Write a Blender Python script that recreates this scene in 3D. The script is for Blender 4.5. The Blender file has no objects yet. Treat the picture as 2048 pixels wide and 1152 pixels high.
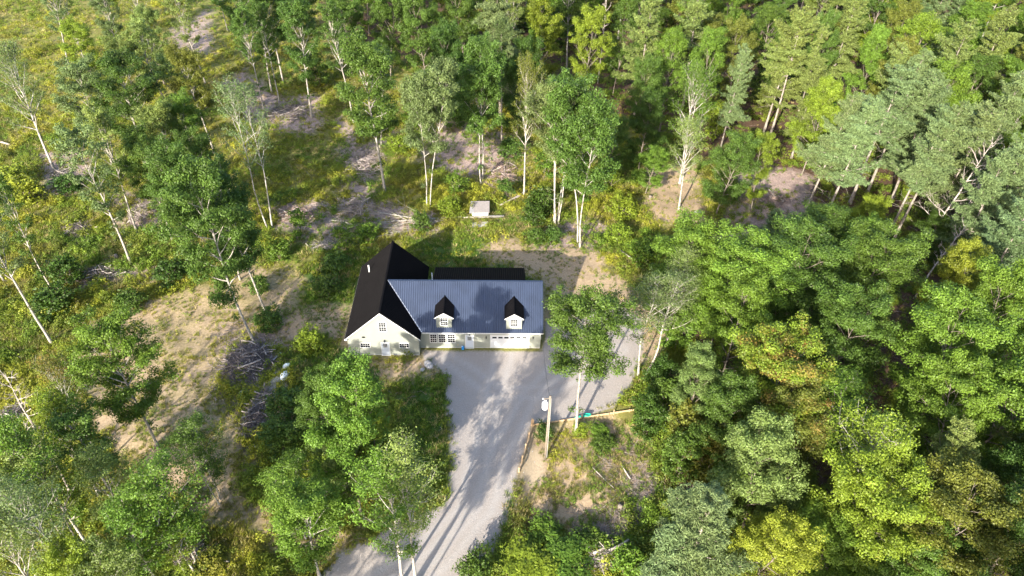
import bpy, math, random
import numpy as np
from mathutils import Vector, Matrix
R_ = math.radians
rng = np.random.default_rng(7)
random.seed(7)
SC = bpy.context.scene
COL = SC.collection

# ------------------------------------------------------------------ camera, sky, sun, exposure
CAM = np.array([6.617, -72.477, 69.31]); PITCH, ROLL, YAW, FPX = 0.682, 0.0257, 0.0297, 1480.2
_cp, _sp = math.cos(PITCH), math.sin(PITCH)
FW = np.array([math.sin(YAW)*_cp, math.cos(YAW)*_cp, -_sp])
_rt = np.array([math.cos(YAW), -math.sin(YAW), 0.0]); _up = np.cross(_rt, FW)
RT = _rt*math.cos(ROLL) + _up*math.sin(ROLL); UP = -_rt*math.sin(ROLL) + _up*math.cos(ROLL)
cd = bpy.data.cameras.new('camera'); cam = bpy.data.objects.new('camera', cd); COL.objects.link(cam)
cd.sensor_width = 36.0; cd.lens = 36.0*FPX/2048; cd.clip_start = 0.5; cd.clip_end = 6000
cam.matrix_world = Matrix(((RT[0], UP[0], -FW[0], CAM[0]), (RT[1], UP[1], -FW[1], CAM[1]), (RT[2], UP[2], -FW[2], CAM[2]), (0, 0, 0, 1)))
SC.camera = cam

SUN_EL = R_(23.3); SX, SY = 0.446, 0.895            # horizontal direction the light travels
w = bpy.data.worlds.new('World'); SC.world = w; w.use_nodes = True
nt = w.node_tree; nt.nodes.clear()
sky = nt.nodes.new('ShaderNodeTexSky'); sky.sky_type = 'NISHITA'; sky.sun_disc = False
sky.sun_elevation = SUN_EL; sky.sun_rotation = R_(206.5); sky.altitude = 100; sky.air_density = 1.0; sky.dust_density = 2.0
bg = nt.nodes.new('ShaderNodeBackground'); bg.inputs['Strength'].default_value = 0.15
wo = nt.nodes.new('ShaderNodeOutputWorld')
nt.links.new(sky.outputs[0], bg.inputs[0]); nt.links.new(bg.outputs[0], wo.inputs[0])
sl = bpy.data.lights.new('sun', 'SUN'); sun = bpy.data.objects.new('sun', sl); COL.objects.link(sun)
sl.energy = 4.15; sl.angle = R_(0.55); sl.color = (1.0, 0.93, 0.80)
_d = Vector((SX*math.cos(SUN_EL), SY*math.cos(SUN_EL), -math.sin(SUN_EL)))
sun.rotation_euler = _d.to_track_quat('-Z', 'Y').to_euler()
sun.location = (-60, -120, 90)
SC.view_settings.view_transform = 'Standard'; SC.view_settings.look = 'None'
SC.view_settings.exposure = 1.9; SC.view_settings.gamma = 1.0
SC.view_settings.use_curve_mapping = False
SC.render.engine = 'CYCLES'
SC.cycles.max_bounces = 6; SC.cycles.diffuse_bounces = 3; SC.cycles.glossy_bounces = 2
SC.cycles.transmission_bounces = 3; SC.cycles.transparent_max_bounces = 4
SC.cycles.sample_clamp_indirect = 6; SC.cycles.use_denoising = True
SC.cycles.use_adaptive_sampling = True; SC.cycles.adaptive_threshold = 0.008
SC.cycles.caustics_reflective = False; SC.cycles.caustics_refractive = False
SC.render.film_transparent = False

# ------------------------------------------------------------------ coordinates from the photograph
def P(px, py, z=0.0):
    """point of the plane at height z seen at photo pixel (px, py); returns world x, y"""
    d = FW*FPX + RT*(px-1024) + UP*(576-py)
    t = (z-CAM[2])/d[2]
    return CAM[0]+d[0]*t, CAM[1]+d[1]*t

# ------------------------------------------------------------------ noise and zones
_G = np.random.default_rng(3).random((256, 256))
def vnoise(x, y, s, ox=0.0, oy=0.0):
    x = np.asarray(x, float)/s+ox+1000; y = np.asarray(y, float)/s+oy+1000
    xi = np.floor(x).astype(int); yi = np.floor(y).astype(int); fx = x-xi; fy = y-yi
    fx = fx*fx*(3-2*fx); fy = fy*fy*(3-2*fy)
    a = _G[xi % 256, yi % 256]; b = _G[(xi+1) % 256, yi % 256]; c = _G[xi % 256, (yi+1) % 256]; d = _G[(xi+1) % 256, (yi+1) % 256]
    return (a*(1-fx)+b*fx)*(1-fy)+(c*(1-fx)+d*fx)*fy
def fbm(x, y, s, o=0.0, n=4):
    v = 0; a = .5; t = 0
    for i in range(n):
        v = v+a*vnoise(x, y, s/2**i, o+i*17.3, o*1.7+i*5.1); t += a; a *= .55
    return v/t
def sdf(x, y, poly):
    """signed distance, positive inside"""
    x = np.asarray(x, float); y = np.asarray(y, float)
    d = np.full(x.shape, 1e9); ins = np.zeros(x.shape, bool); n = len(poly)
    for i in range(n):
        ax, ay = poly[i]; bx, by = poly[(i+1) % n]
        ex, ey = bx-ax, by-ay; L = ex*ex+ey*ey+1e-9
        t = np.clip(((x-ax)*ex+(y-ay)*ey)/L, 0, 1)
        d = np.minimum(d, np.hypot(x-ax-t*ex, y-ay-t*ey))
        if abs(by-ay) > 1e-9:
            ins ^= ((ay > y) != (by > y)) & (x < (bx-ax)*(y-ay)/(by-ay)+ax)
    return np.where(ins, d, -d)
def poly(pts): return [P(*p) for p in pts]
Z_GRAVEL = [poly([(846, 702), (1085, 703), (1092, 640), (1230, 600), (1285, 640), (1283, 700), (1262, 770), (1228, 815), (1150, 838), (1065, 848), (1034, 950), (1028, 985), (1010, 1050), (990, 1100), (970, 1152), (930, 1300), (560, 1300), (645, 1150), (680, 1100), (800, 1050), (885, 1008), (898, 950), (900, 880), (888, 800), (884, 745), (850, 722)])]
Z_SAND = [
    poly([(165, 660), (300, 590), (430, 562), (500, 522), (600, 528), (606, 600), (560, 632), (470, 680), (455, 760), (490, 900), (505, 1000), (660, 1080), (770, 1015), (790, 1040), (640, 1130), (480, 1080), (300, 1010), (185, 850), (155, 720)]),
    poly([(545, 625), (640, 600), (712, 625), (696, 700), (640, 668), (560, 690)]),
    poly([(955, 505), (1000, 484), (1180, 502), (1250, 555), (1290, 610), (1285, 650), (1088, 645), (1085, 560), (985, 535)]),
    poly([(1062, 858), (1232, 828), (1290, 930), (1240, 1000), (1190, 1070), (1050, 1050), (1036, 955)]),
    poly([(700, 712), (850, 712), (884, 748), (830, 752), (760, 760)]),
    poly([(1230, 560), (1330, 640), (1330, 720), (1270, 740), (1240, 640)]),
    poly([(1290, 320), (1380, 330), (1420, 450), (1300, 440)]),
    poly([(640, 1060), (790, 1020), (800, 1050), (640, 1110)])]
Z_PIT = [poly([(1040, 950), (1062, 885), (1084, 905), (1087, 955), (1060, 970)])]
Z_SLASH = [
    poly([(480, 140), (560, 190), (640, 190), (650, 250), (600, 280), (520, 250), (440, 170)]),
    poly([(680, 230), (740, 280), (790, 260), (760, 330), (750, 420), (700, 440), (690, 330)]),
    poly([(680, 420), (760, 400), (880, 420), (890, 470), (720, 480)]),
    poly([(545, 400), (640, 395), (700, 440), (680, 500), (560, 450)]),
    poly([(860, 240), (960, 250), (1060, 290), (1020, 400), (960, 370), (850, 330)]),
    poly([(1240, 900), (1310, 930), (1310, 1070), (1200, 1100), (1180, 1070), (1230, 1000)]),
    poly([(230, 400), (340, 370), (340, 440), (260, 470)]),
    poly([(130, 430), (180, 440), (170, 490), (130, 480)]),
    poly([(70, 310), (160, 290), (170, 390), (90, 390)]),
    poly([(150, 535), (290, 530), (380, 520), (300, 560), (160, 570)]),
    poly([(340, 60), (420, 20), (430, 110), (340, 110)]),
    poly([(440, 660), (560, 650), (560, 720), (530, 890), (500, 890), (450, 760)]),
    poly([(1480, 330), (1620, 350), (1640, 470), (1440, 480)]),
    poly([(1100, 440), (1200, 440), (1200, 500), (1080, 500)])]
Z_GRASS = [
    poly([(590, 570), (640, 500), (722, 470), (740, 520), (715, 600), (690, 660), (610, 640)]),
    poly([(800, 480), (990, 470), (975, 520), (1080, 560), (1085, 600), (850, 560), (850, 530)]),
    poly([(800, 745), (884, 750), (900, 880), (890, 1000), (800, 1010), (780, 850)]),
    poly([(560, 690), (700, 690), (790, 760), (760, 860), (560, 900)])]
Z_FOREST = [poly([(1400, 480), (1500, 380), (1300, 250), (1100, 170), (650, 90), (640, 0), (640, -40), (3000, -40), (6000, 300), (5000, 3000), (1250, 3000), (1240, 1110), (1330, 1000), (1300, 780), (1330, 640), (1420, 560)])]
Z_LOW = [poly([(1062, 856), (1240, 822), (1330, 900), (1290, 1080), (1180, 1100), (1045, 1060), (1036, 950)])]
HOUSE = [(-13.5, -2.6), (-2.5, -2.6), (-2.5, -.8), (13.6, -.8), (13.6, 11.2), (-2.5, 11.2), (-2.5, 14.6), (-13.5, 14.6)]
def zone(x, y, polys, soft=1.2, warp=1.6):
    wx = (fbm(x, y, 4.0, 11.0)-.5)*2*warp; wy = (fbm(x, y, 4.0, 31.0)-.5)*2*warp
    m = np.zeros(np.shape(x))
    for p in polys:
        m = np.maximum(m, np.clip(sdf(x+wx, y+wy, p)/soft*.5+.5, 0, 1))
    return m
def gz(x, y):
    x = np.asarray(x, float); y = np.asarray(y, float)
    flat = np.maximum(np.clip(sdf(x, y, Z_GRAVEL[0])/5+1, 0, 1), np.clip(sdf(x, y, HOUSE)/5+1, 0, 1))
    far = 1-np.clip((np.hypot(x, y-20)-200)/200, 0, 1)
    h = ((fbm(x, y, 14, 3.0)-.5)*1.7+(fbm(x, y, 3.5, 9.0)-.5)*.45)*far
    low = np.clip(sdf(x, y, Z_LOW[0])/1.2, 0, 1)
    return h*(1-flat)-.5*low
def gzf(x, y): return float(gz(np.array([x]), np.array([y]))[0])

# ------------------------------------------------------------------ materials
def mat(name, col, rough=.7, metal=0.0, spec=.5, noise=0.0, nscale=5.0, bump=0.0, bscale=40.0, coat=0):
    m = bpy.data.materials.new(name); m.use_nodes = True; n = m.node_tree; b = n.nodes['Principled BSDF']
    b.inputs['Roughness'].default_value = rough; b.inputs['Metallic'].default_value = metal
    b.inputs['Specular IOR Level'].default_value = spec; b.inputs['Base Color'].default_value = (*col, 1)
    if coat: b.inputs['Coat Weight'].default_value = coat
    if noise or bump:
        tc = n.nodes.new('ShaderNodeTexCoord')
    if noise:
        t = n.nodes.new('ShaderNodeTexNoise'); t.inputs['Scale'].default_value = nscale; t.inputs['Detail'].default_value = 6
        n.links.new(tc.outputs['Object'], t.inputs['Vector'])
        r = n.nodes.new('ShaderNodeMapRange'); r.inputs[1].default_value = .3; r.inputs[2].default_value = .7
        r.inputs[3].default_value = 1-noise; r.inputs[4].default_value = 1+noise
        n.links.new(t.outputs['Fac'], r.inputs[0])
        v = n.nodes.new('ShaderNodeVectorMath'); v.operation = 'SCALE'; v.inputs[0].default_value = col
        n.links.new(r.outputs[0], v.inputs['Scale']); n.links.new(v.outputs[0], b.inputs['Base Color'])
    if bump:
        t2 = n.nodes.new('ShaderNodeTexNoise'); t2.inputs['Scale'].default_value = bscale; t2.inputs['Detail'].default_value = 4
        n.links.new(tc.outputs['Object'], t2.inputs['Vector'])
        bp = n.nodes.new('ShaderNodeBump'); bp.inputs['Strength'].default_value = bump; bp.inputs['Distance'].default_value = .02
        n.links.new(t2.outputs['Fac'], bp.inputs['Height']); n.links.new(bp.outputs[0], b.inputs['Normal'])
    return m

def ground_material():
    m = bpy.data.materials.new('ground_mix'); m.use_nodes = True; n = m.node_tree; L = n.links.new
    b = n.nodes['Principled BSDF']; b.inputs['Roughness'].default_value = .95; b.inputs['Specular IOR Level'].default_value = .15
    tc = n.nodes.new('ShaderNodeTexCoord')
    def nz(scale, detail=6, rough=.6):
        t = n.nodes.new('ShaderNodeTexNoise'); t.inputs['Scale'].default_value = scale; t.inputs['Detail'].default_value = detail; t.inputs['Roughness'].default_value = rough
        L(tc.outputs['Object'], t.inputs['Vector']); return t.outputs['Fac']
    def ramp(f, *st):
        r = n.nodes.new('ShaderNodeValToRGB'); e = r.color_ramp.elements
        while len(e) < len(st): e.new(.5)
        for i, (p, c) in enumerate(st): e[i].position = p; e[i].color = (*c, 1)
        L(f, r.inputs[0]); return r.outputs[0]
    def mixc(f, a, c):
        x = n.nodes.new('ShaderNodeMix'); x.data_type = 'RGBA'; L(f, x.inputs[0]); L(a, x.inputs[6]); L(c, x.inputs[7]); return x.outputs[2]
    fine = nz(3.2, 10, .8); mid = nz(.9, 6); big = nz(.18, 4); edge = nz(3.2, 5)
    def mask(attr, hard=.35, ns=.7):
        a = n.nodes.new('ShaderNodeAttribute'); a.attribute_name = attr
        s = n.nodes.new('ShaderNodeMath'); s.operation = 'MULTIPLY_ADD'; s.inputs[1].default_value = ns; s.inputs[2].default_value = -ns*.5
        L(edge, s.inputs[0])
        ad = n.nodes.new('ShaderNodeMath'); ad.operation = 'ADD'; L(a.outputs['Fac'], ad.inputs[0]); L(s.outputs[0], ad.inputs[1])
        r = n.nodes.new('ShaderNodeMapRange'); r.inputs[1].default_value = .5-hard; r.inputs[2].default_value = .5+hard; L(ad.outputs[0], r.inputs[0])
        return r.outputs[0]
    soil = mixc(big, ramp(fine, (.3, (.09, .08, .03)), (.55, (.19, .16, .06)), (.75, (.33, .27, .13))),
                ramp(fine, (.3, (.06, .08, .015)), (.55, (.15, .16, .025)), (.75, (.30, .26, .08))))
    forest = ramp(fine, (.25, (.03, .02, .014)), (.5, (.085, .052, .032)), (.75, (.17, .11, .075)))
    slash = mixc(mid, ramp(fine, (.3, (.12, .095, .088)), (.5, (.27, .21, .19)), (.7, (.48, .40, .365))),
                 ramp(fine, (.3, (.17, .11, .085)), (.5, (.32, .225, .18)), (.72, (.48, .38, .32))))
    grass = ramp(fine, (.3, (.025, .05, .01)), (.55, (.06, .10, .02)), (.75, (.2, .19, .09)))
    sand = mixc(mid, ramp(fine, (.3, (.25, .175, .11)), (.55, (.37, .275, .18)), (.75, (.46, .36, .25))),
                ramp(fine, (.3, (.17, .125, .075)), (.55, (.28, .21, .13)), (.75, (.4, .31, .2))))
    pit = ramp(fine, (.3, (.33, .255, .17)), (.7, (.39, .31, .21)))
    peb = nz(7, 9, .72)
    gravel = mixc(mid, ramp(peb, (.3, (.212, .178, .155)), (.5, (.27, .233, .206)), (.7, (.345, .303, .275))),
                  ramp(peb, (.3, (.235, .21, .19)), (.5, (.29, .262, .242)), (.7, (.355, .325, .30))))
    worn = ramp(peb, (.3, (.27, .25, .235)), (.7, (.38, .352, .33)))
    ta = n.nodes.new('ShaderNodeAttribute'); ta.attribute_name = 'track'
    gravel = mixc(ta.outputs['Fac'], gravel, worn)
    c = soil
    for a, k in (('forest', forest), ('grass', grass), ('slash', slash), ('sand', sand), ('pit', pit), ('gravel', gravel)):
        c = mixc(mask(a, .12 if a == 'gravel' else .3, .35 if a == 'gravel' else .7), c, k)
    L(c, b.inputs['Base Color'])
    bp = n.nodes.new('ShaderNodeBump'); bp.inputs['Strength'].default_value = .7; bp.inputs['Distance'].default_value = .12
    L(fine, bp.inputs['Height']); L(bp.outputs[0], b.inputs['Normal'])
    return m

def leaf_material(name, ramp_lo=.55, ramp_hi=1.45, trans=.28, vert_color=False, rough=.5):
    m = bpy.data.materials.new(name); m.use_nodes = True; n = m.node_tree; L = n.links.new; n.nodes.clear()
    out = n.nodes.new('ShaderNodeOutputMaterial')
    at = n.nodes.new('ShaderNodeAttribute'); at.attribute_name = 'v'
    if vert_color:
        ca = n.nodes.new('ShaderNodeAttribute'); ca.attribute_type = 'INSTANCER'; ca.attribute_name = 'tone'; base = ca.outputs['Color']
    else:
        oi = n.nodes.new('ShaderNodeObjectInfo'); base0 = oi.outputs['Color']
        # leaf clumps that have begun to turn (share given by the object's alpha)
        at2 = n.nodes.new('ShaderNodeAttribute'); at2.attribute_name = 'turn'
        cmp = n.nodes.new('ShaderNodeMapRange'); cmp.inputs[1].default_value = 0.; cmp.inputs[2].default_value = .35
        sub = n.nodes.new('ShaderNodeMath'); sub.operation = 'SUBTRACT'
        L(at2.outputs['Fac'], sub.inputs[0]); L(oi.outputs['Alpha'], sub.inputs[1]); L(sub.outputs[0], cmp.inputs[0])
        mx = n.nodes.new('ShaderNodeMix'); mx.data_type = 'RGBA'; L(cmp.outputs[0], mx.inputs[0]); L(base0, mx.inputs[6])
        mx.inputs[7].default_value = (.185, .12, .03, 1); base = mx.outputs[2]
    mr = n.nodes.new('ShaderNodeMapRange'); mr.inputs[3].default_value = ramp_lo; mr.inputs[4].default_value = ramp_hi; L(at.outputs['Fac'], mr.inputs[0])
    sc = n.nodes.new('ShaderNodeVectorMath'); sc.operation = 'SCALE'; L(base, sc.inputs[0]); L(mr.outputs[0], sc.inputs['Scale'])
    df = n.nodes.new('ShaderNodeBsdfPrincipled'); df.inputs['Roughness'].default_value = rough; df.inputs['Specular IOR Level'].default_value = .22
    L(sc.outputs[0], df.inputs['Base Color'])
    tr = n.nodes.new('ShaderNodeBsdfTranslucent')
    s2 = n.nodes.new('ShaderNodeVectorMath'); s2.operation = 'MULTIPLY'; s2.inputs[1].default_value = (1.25, 1.35, .6); L(sc.outputs[0], s2.inputs[0]); L(s2.outputs[0], tr.inputs[0])
    ms = n.nodes.new('ShaderNodeMixShader'); ms.inputs[0].default_value = trans; L(df.outputs[0], ms.inputs[1]); L(tr.outputs[0], ms.inputs[2])
    L(ms.outputs[0], out.inputs[0]); return m

def bark_material(name, a, c, spots=True):
    m = bpy.data.materials.new(name); m.use_nodes = True; n = m.node_tree; L = n.links.new; b = n.nodes['Principled BSDF']
    b.inputs['Roughness'].default_value = .85; b.inputs['Specular IOR Level'].default_value = .2
    tc = n.nodes.new('ShaderNodeTexCoord'); mp = n.nodes.new('ShaderNodeMapping'); mp.inputs['Scale'].default_value = (2.2, 2.2, .8)
    L(tc.outputs['Object'], mp.inputs[0])
    t = n.nodes.new('ShaderNodeTexNoise'); t.inputs['Scale'].default_value = 2.5; t.inputs['Detail'].default_value = 6; L(mp.outputs[0], t.inputs['Vector'])
    r = n.nodes.new('ShaderNodeValToRGB'); e = r.color_ramp.elements; e[0].position = .38; e[0].color = (*c, 1); e[1].position = .52; e[1].color = (*a, 1)
    L(t.outputs['Fac'], r.inputs[0]); L(r.outputs[0], b.inputs['Base Color']); return m

M_ground = ground_material()
M_leaf = leaf_material('broad_leaf'); M_needle = leaf_material('pine_needle', .6, 1.4, .15, rough=.6)
M_cover = leaf_material('low_plants', .6, 1.4, .25, True)
M_bark_pine = bark_material('bark_pine', (.27, .235, .20), (.13, .11, .09))
M_bark_pale = bark_material('bark_pale_grey', (.30, .275, .24), (.17, .15, .13))
M_bark_white = bark_material('bark_white', (.36, .335, .295), (.15, .13, .11))
M_bark_brown = bark_material('bark_grey_brown', (.20, .17, .14), (.10, .08, .06))
M_bark_dead = bark_material('bark_bleached', (.36, .315, .28), (.19, .16, .14))
M_stick = mat('dry_sticks', (.25, .205, .185), .9, noise=.45, nscale=.7)
M_stick_dark = mat('weathered_branches', (.12, .10, .10), .9, noise=.6, nscale=1.3)
M_stick_pink = mat('fresh_chips', (.28, .20, .165), .9, noise=.4, nscale=.9)

# ------------------------------------------------------------------ object helpers
def tag(o, label=None, cat=None, group=None, kind=None):
    if label: o['label'] = label
    if cat: o['category'] = cat
    if group: o['group'] = group
    if kind: o['kind'] = kind
    return o
def thing(name, label, cat, loc=(0, 0, 0), rz=0, group=None):
    o = bpy.data.objects.new(name, None); COL.objects.link(o); o.location = loc; o.rotation_euler = (0, 0, rz)
    o.empty_display_size = .3
    return tag(o, label, cat, group)
def link(name, me, m, parent=None):
    o = bpy.data.objects.new(name, me); COL.objects.link(o)
    if m is not None and not me.materials: me.materials.append(m)
    if parent is not None: o.parent = parent
    return o
def mesh_np(name, V, Fq, k=4, smooth=False):
    V = np.ascontiguousarray(V, np.float32); Fq = np.ascontiguousarray(Fq, np.int32)
    me = bpy.data.meshes.new(name); nf = len(Fq)
    me.vertices.add(len(V)); me.vertices.foreach_set('co', V.ravel())
    me.loops.add(nf*k); me.loops.foreach_set('vertex_index', Fq.ravel())
    me.polygons.add(nf); me.polygons.foreach_set('loop_start', np.arange(0, nf*k, k, dtype=np.int32))
    me.update(calc_edges=True)
    if smooth: me.polygons.foreach_set('use_smooth', np.ones(nf, bool))
    return me
def face_attr(me, name, arr):
    a = me.attributes.new(name, 'FLOAT', 'FACE'); a.data.foreach_set('value', np.ascontiguousarray(arr, np.float32))
def face_col(me, name, arr):
    a = me.attributes.new(name, 'FLOAT_COLOR', 'FACE'); c = np.ones((len(arr), 4), np.float32); c[:, :3] = arr; a.data.foreach_set('color', c.ravel())

class MB:
    """collects simple solids into one mesh"""
    def __init__(s): s.v = []; s.f = []
    def add(s, v, f):
        n = len(s.v); s.v += [tuple(map(float, p)) for p in v]; s.f += [tuple(i+n for i in q) for q in f]
    def box(s, x0, x1, y0, y1, z0, z1):
        s.add([(x0, y0, z0), (x1, y0, z0), (x1, y1, z0), (x0, y1, z0), (x0, y0, z1), (x1, y0, z1), (x1, y1, z1), (x0, y1, z1)],
              [(0, 3, 2, 1), (4, 5, 6, 7), (0, 1, 5, 4), (1, 2, 6, 5), (2, 3, 7, 6), (3, 0, 4, 7)]); return s
    def prism(s, poly, d):
        """poly: 3-D outline, d: extrusion vector"""
        n = len(poly); a = [Vector(p) for p in poly]; b = [p+Vector(d) for p in a]
        s.add(a+b, [tuple(range(n)), tuple(range(2*n-1, n-1, -1))]+[(i, n+i, n+(i+1) % n, (i+1) % n) for i in range(n)]); return s
    def bar(s, a, b, w, h=None, up=(0, 0, 1)):
        a = Vector(a); b = Vector(b); h = h or w; d = (b-a).normalized(); u = Vector(up)
        if abs(d.dot(u)) > .95: u = Vector((1, 0, 0))
        x = d.cross(u).normalized()*w/2; y = x.cross(d).normalized()*h/2
        s.add([a-x-y, a+x-y, a+x+y, a-x+y, b-x-y, b+x-y, b+x+y, b-x+y], [(0, 3, 2, 1), (4, 5, 6, 7), (0, 1, 5, 4), (1, 2, 6, 5), (2, 3, 7, 6), (3, 0, 4, 7)]); return s
    def tube(s, pts, rad, n=6, cap=True):
        pts = [Vector(p) for p in pts]; base = len(s.v)
        if not hasattr(rad, '__len__'): rad = [rad]*len(pts)
        ref = Vector((.31, .17, .93))
        for i, p in enumerate(pts):
            d = (pts[min(i+1, len(pts)-1)]-pts[max(i-1, 0)]).normalized()
            r0 = ref if abs(d.dot(ref)) < .92 else Vector((1, 0, 0))
            x = d.cross(r0).normalized(); y = d.cross(x)
            for k in range(n):
                a = 2*math.pi*k/n; q = p+(x*math.cos(a)+y*math.sin(a))*rad[i]; s.v.append((q.x, q.y, q.z))
        for i in range(len(pts)-1):
            for k in range(n):
                a = base+i*n+k; b = base+i*n+(k+1) % n; s.f.append((a, b, b+n, a+n))
        if cap: s.f.append(tuple(base+k for k in range(n))[::-1]); s.f.append(tuple(base+(len(pts)-1)*n+k for k in range(n)))
        return s
    def mesh(s, name, smooth=False):
        me = bpy.data.meshes.new(name); me.from_pydata(s.v, [], s.f); me.update()
        if smooth: me.polygons.foreach_set('use_smooth', [True]*len(me.polygons))
        return me
    def build(s, name, m, parent=None, smooth=False): return link(name, s.mesh(name, smooth), m, parent)

# ------------------------------------------------------------------ GROUND
def axis(lo, hi, step, far):
    a = list(np.arange(lo, hi+1e-6, step)); d = step
    b = []; x = hi
    while x < far: d *= 1.25; x += d; b.append(x)
    d = step; c = []; x = lo
    while x > -far: d *= 1.25; x -= d; c.append(x)
    return np.array(c[::-1]+a+b)
gx_ = axis(-80, 95, .6, 2500); gy_ = axis(-45, 75, .6, 2500)
X, Y = np.meshgrid(gx_, gy_, indexing='ij'); xs = X.ravel(); ys = Y.ravel()
V = np.stack([xs, ys, gz(xs, ys)], 1)
nx, ny = X.shape; I = np.arange(nx*ny).reshape(nx, ny)
Q = np.stack([I[:-1, :-1], I[1:, :-1], I[1:, 1:], I[:-1, 1:]], -1).reshape(-1, 4)
gme = mesh_np('ground', V, Q, smooth=True)
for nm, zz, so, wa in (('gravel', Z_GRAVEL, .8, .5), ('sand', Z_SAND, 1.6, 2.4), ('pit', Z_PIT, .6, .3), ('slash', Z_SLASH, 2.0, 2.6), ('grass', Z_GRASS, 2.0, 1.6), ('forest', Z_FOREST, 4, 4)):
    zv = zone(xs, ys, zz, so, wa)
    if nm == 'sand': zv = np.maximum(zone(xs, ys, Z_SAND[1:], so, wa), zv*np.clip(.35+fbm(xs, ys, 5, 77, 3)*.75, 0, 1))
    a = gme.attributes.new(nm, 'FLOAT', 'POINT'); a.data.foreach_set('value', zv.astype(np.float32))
def pathd(x, y, pts):
    d = np.full(x.shape, 1e9); P2 = [P(*q) for q in pts]
    for (ax, ay), (bx, by) in zip(P2[:-1], P2[1:]):
        ex, ey = bx-ax, by-ay; t = np.clip(((x-ax)*ex+(y-ay)*ey)/(ex*ex+ey*ey), 0, 1); d = np.minimum(d, np.hypot(x-ax-t*ex, y-ay-t*ey))
    return d
tk_ = np.zeros(len(xs)); wob = (fbm(xs, ys, 6, 55)-.5)*1.2
for pts in ([(700, 1200), (830, 1110), (930, 1020), (965, 900), (985, 800), (1010, 705)], [(760, 1200), (880, 1130), (970, 1020), (1000, 900), (1060, 790), (1130, 720), (1200, 640)], [(900, 720), (1000, 790), (1100, 780), (1240, 700)]):
    d = pathd(xs, ys, pts)+wob
    tk_ = np.maximum(tk_, np.exp(-((d-.85)/.42)**2)*.75)
a = gme.attributes.new('track', 'FLOAT', 'POINT'); a.data.foreach_set('value', tk_.astype(np.float32))
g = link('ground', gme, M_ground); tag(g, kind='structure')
# ------------------------------------------------------------------ HOUSE
M_siding = mat('sage_siding', (.235, .247, .215), .6, spec=.3, noise=.04, nscale=1.5)
def add_lap(m):
    n = m.node_tree; L = n.links.new; tc = n.nodes.new('ShaderNodeTexCoord'); wv = n.nodes.new('ShaderNodeTexWave')
    wv.wave_type = 'BANDS'; wv.bands_direction = 'Z'; wv.wave_profile = 'SAW'; wv.inputs['Scale'].default_value = 2.2
    L(tc.outputs['Object'], wv.inputs['Vector']); bp = n.nodes.new('ShaderNodeBump'); bp.inputs['Strength'].default_value = .12; bp.inputs['Distance'].default_value = .02
    L(wv.outputs['Fac'], bp.inputs['Height']); L(bp.outputs[0], n.nodes['Principled BSDF'].inputs['Normal'])
add_lap(M_siding)
M_white = mat('white_trim', (.55, .55, .54), .45)
M_door = mat('white_door', (.44, .48, .54), .4)
M_roof = mat('dark_navy_metal', (.030, .043, .078), .40, metal=.35, spec=.6, noise=.12, nscale=.8)
M_roof_shade = mat('shaded_navy_metal', (.0045, .004, .0045), .7, metal=0, spec=.06, noise=.15, nscale=.8)  # same navy metal, with the shade on the other slopes put into its colour
M_flash = mat('bare_flashing', (.6, .61, .63), .3, metal=.6)
M_glass = mat('window_glass', (.008, .010, .014), .12, spec=.22)
M_conc = mat('concrete', (.36, .35, .33), .9, noise=.15, nscale=2, bump=.3)
M_black = mat('black_metal', (.02, .02, .022), .4, metal=.4)
M_pvc = mat('white_pvc', (.8, .8, .8), .35)
XW0, XW1, YW0, YW1 = -12.6, -3.33, -1.456, 13.53
WC, WW, WE, WR, WF, WB = -7.963, 4.932, 3.06, 7.65, -1.756, 13.833
ML, ME, MZ, MR, MRZ = 12.752, .35, 3.055, 5.072, 7.50
SLW = (WR-WE)/WW; SLM = (MRZ-MZ)/(MR+ME)
house = thing('house', 'sage green house with dark metal roofs, two gabled dormers and white garage door', 'house')
def T(p): return p
def solid(name, outline, d, m, parent=house): return MB().prism(outline, d).build(name, m, parent)
zt = lambda x: WR-abs(x-WC)*SLW-.12
# walls
solid('wall', [(XW0, YW0, 0), (XW1, YW0, 0), (XW1, YW0, zt(XW1)), (WC, YW0, zt(WC)), (XW0, YW0, zt(XW0))], (0, .15, 0), M_siding)
solid('wall', [(XW0, YW1-.15, 0), (XW1, YW1-.15, 0), (XW1, YW1-.15, zt(XW1)), (WC, YW1-.15, zt(WC)), (XW0, YW1-.15, zt(XW0))], (0, .15, 0), M_siding)
MB().box(XW0, XW0+.15, YW0+.15, YW1-.15, 0, zt(XW0)-.02).build('wall', M_siding, house)
MB().box(XW1-.15, XW1, YW0+.15, YW1-.15, 0, zt(XW1)-.02).build('wall', M_siding, house)
MB().box(XW1+.002, ML, 0, .15, 0, MZ-.02).build('wall', M_siding, house)
mz = lambda y: MRZ-abs(y-MR)*SLM-.12
solid('wall', [(ML-.15, .15, 0), (ML-.15, 2*MR, 0), (ML-.15, 2*MR, mz(2*MR)), (ML-.15, MR, mz(MR)), (ML-.15, .15, mz(.15))], (.15, 0, 0), M_siding)
MB().box(XW1+.002, ML-.15, 2*MR-.15, 2*MR, 0, mz(2*MR)-.02).build('wall', M_siding, house)
MB().box(XW0-.03, XW1+.03, YW0-.03, YW0, -.1, .12).box(XW1+.03, ML+.03, -.03, 0, -.1, .12).box(ML, ML+.03, 0, 2*MR, -.1, .12).build('foundation', M_conc, house)
# corner trims, white
for x in (XW0-.012, XW1-.09): MB().box(x, x+.1, YW0-.022, YW0-.002, .12, zt(x+.05)-.05).build('corner_trim', M_siding, house)
MB().box(ML-.09, ML+.012, -.022, -.002, .12, MZ-.1).build('corner_trim', M_siding, house)
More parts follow.
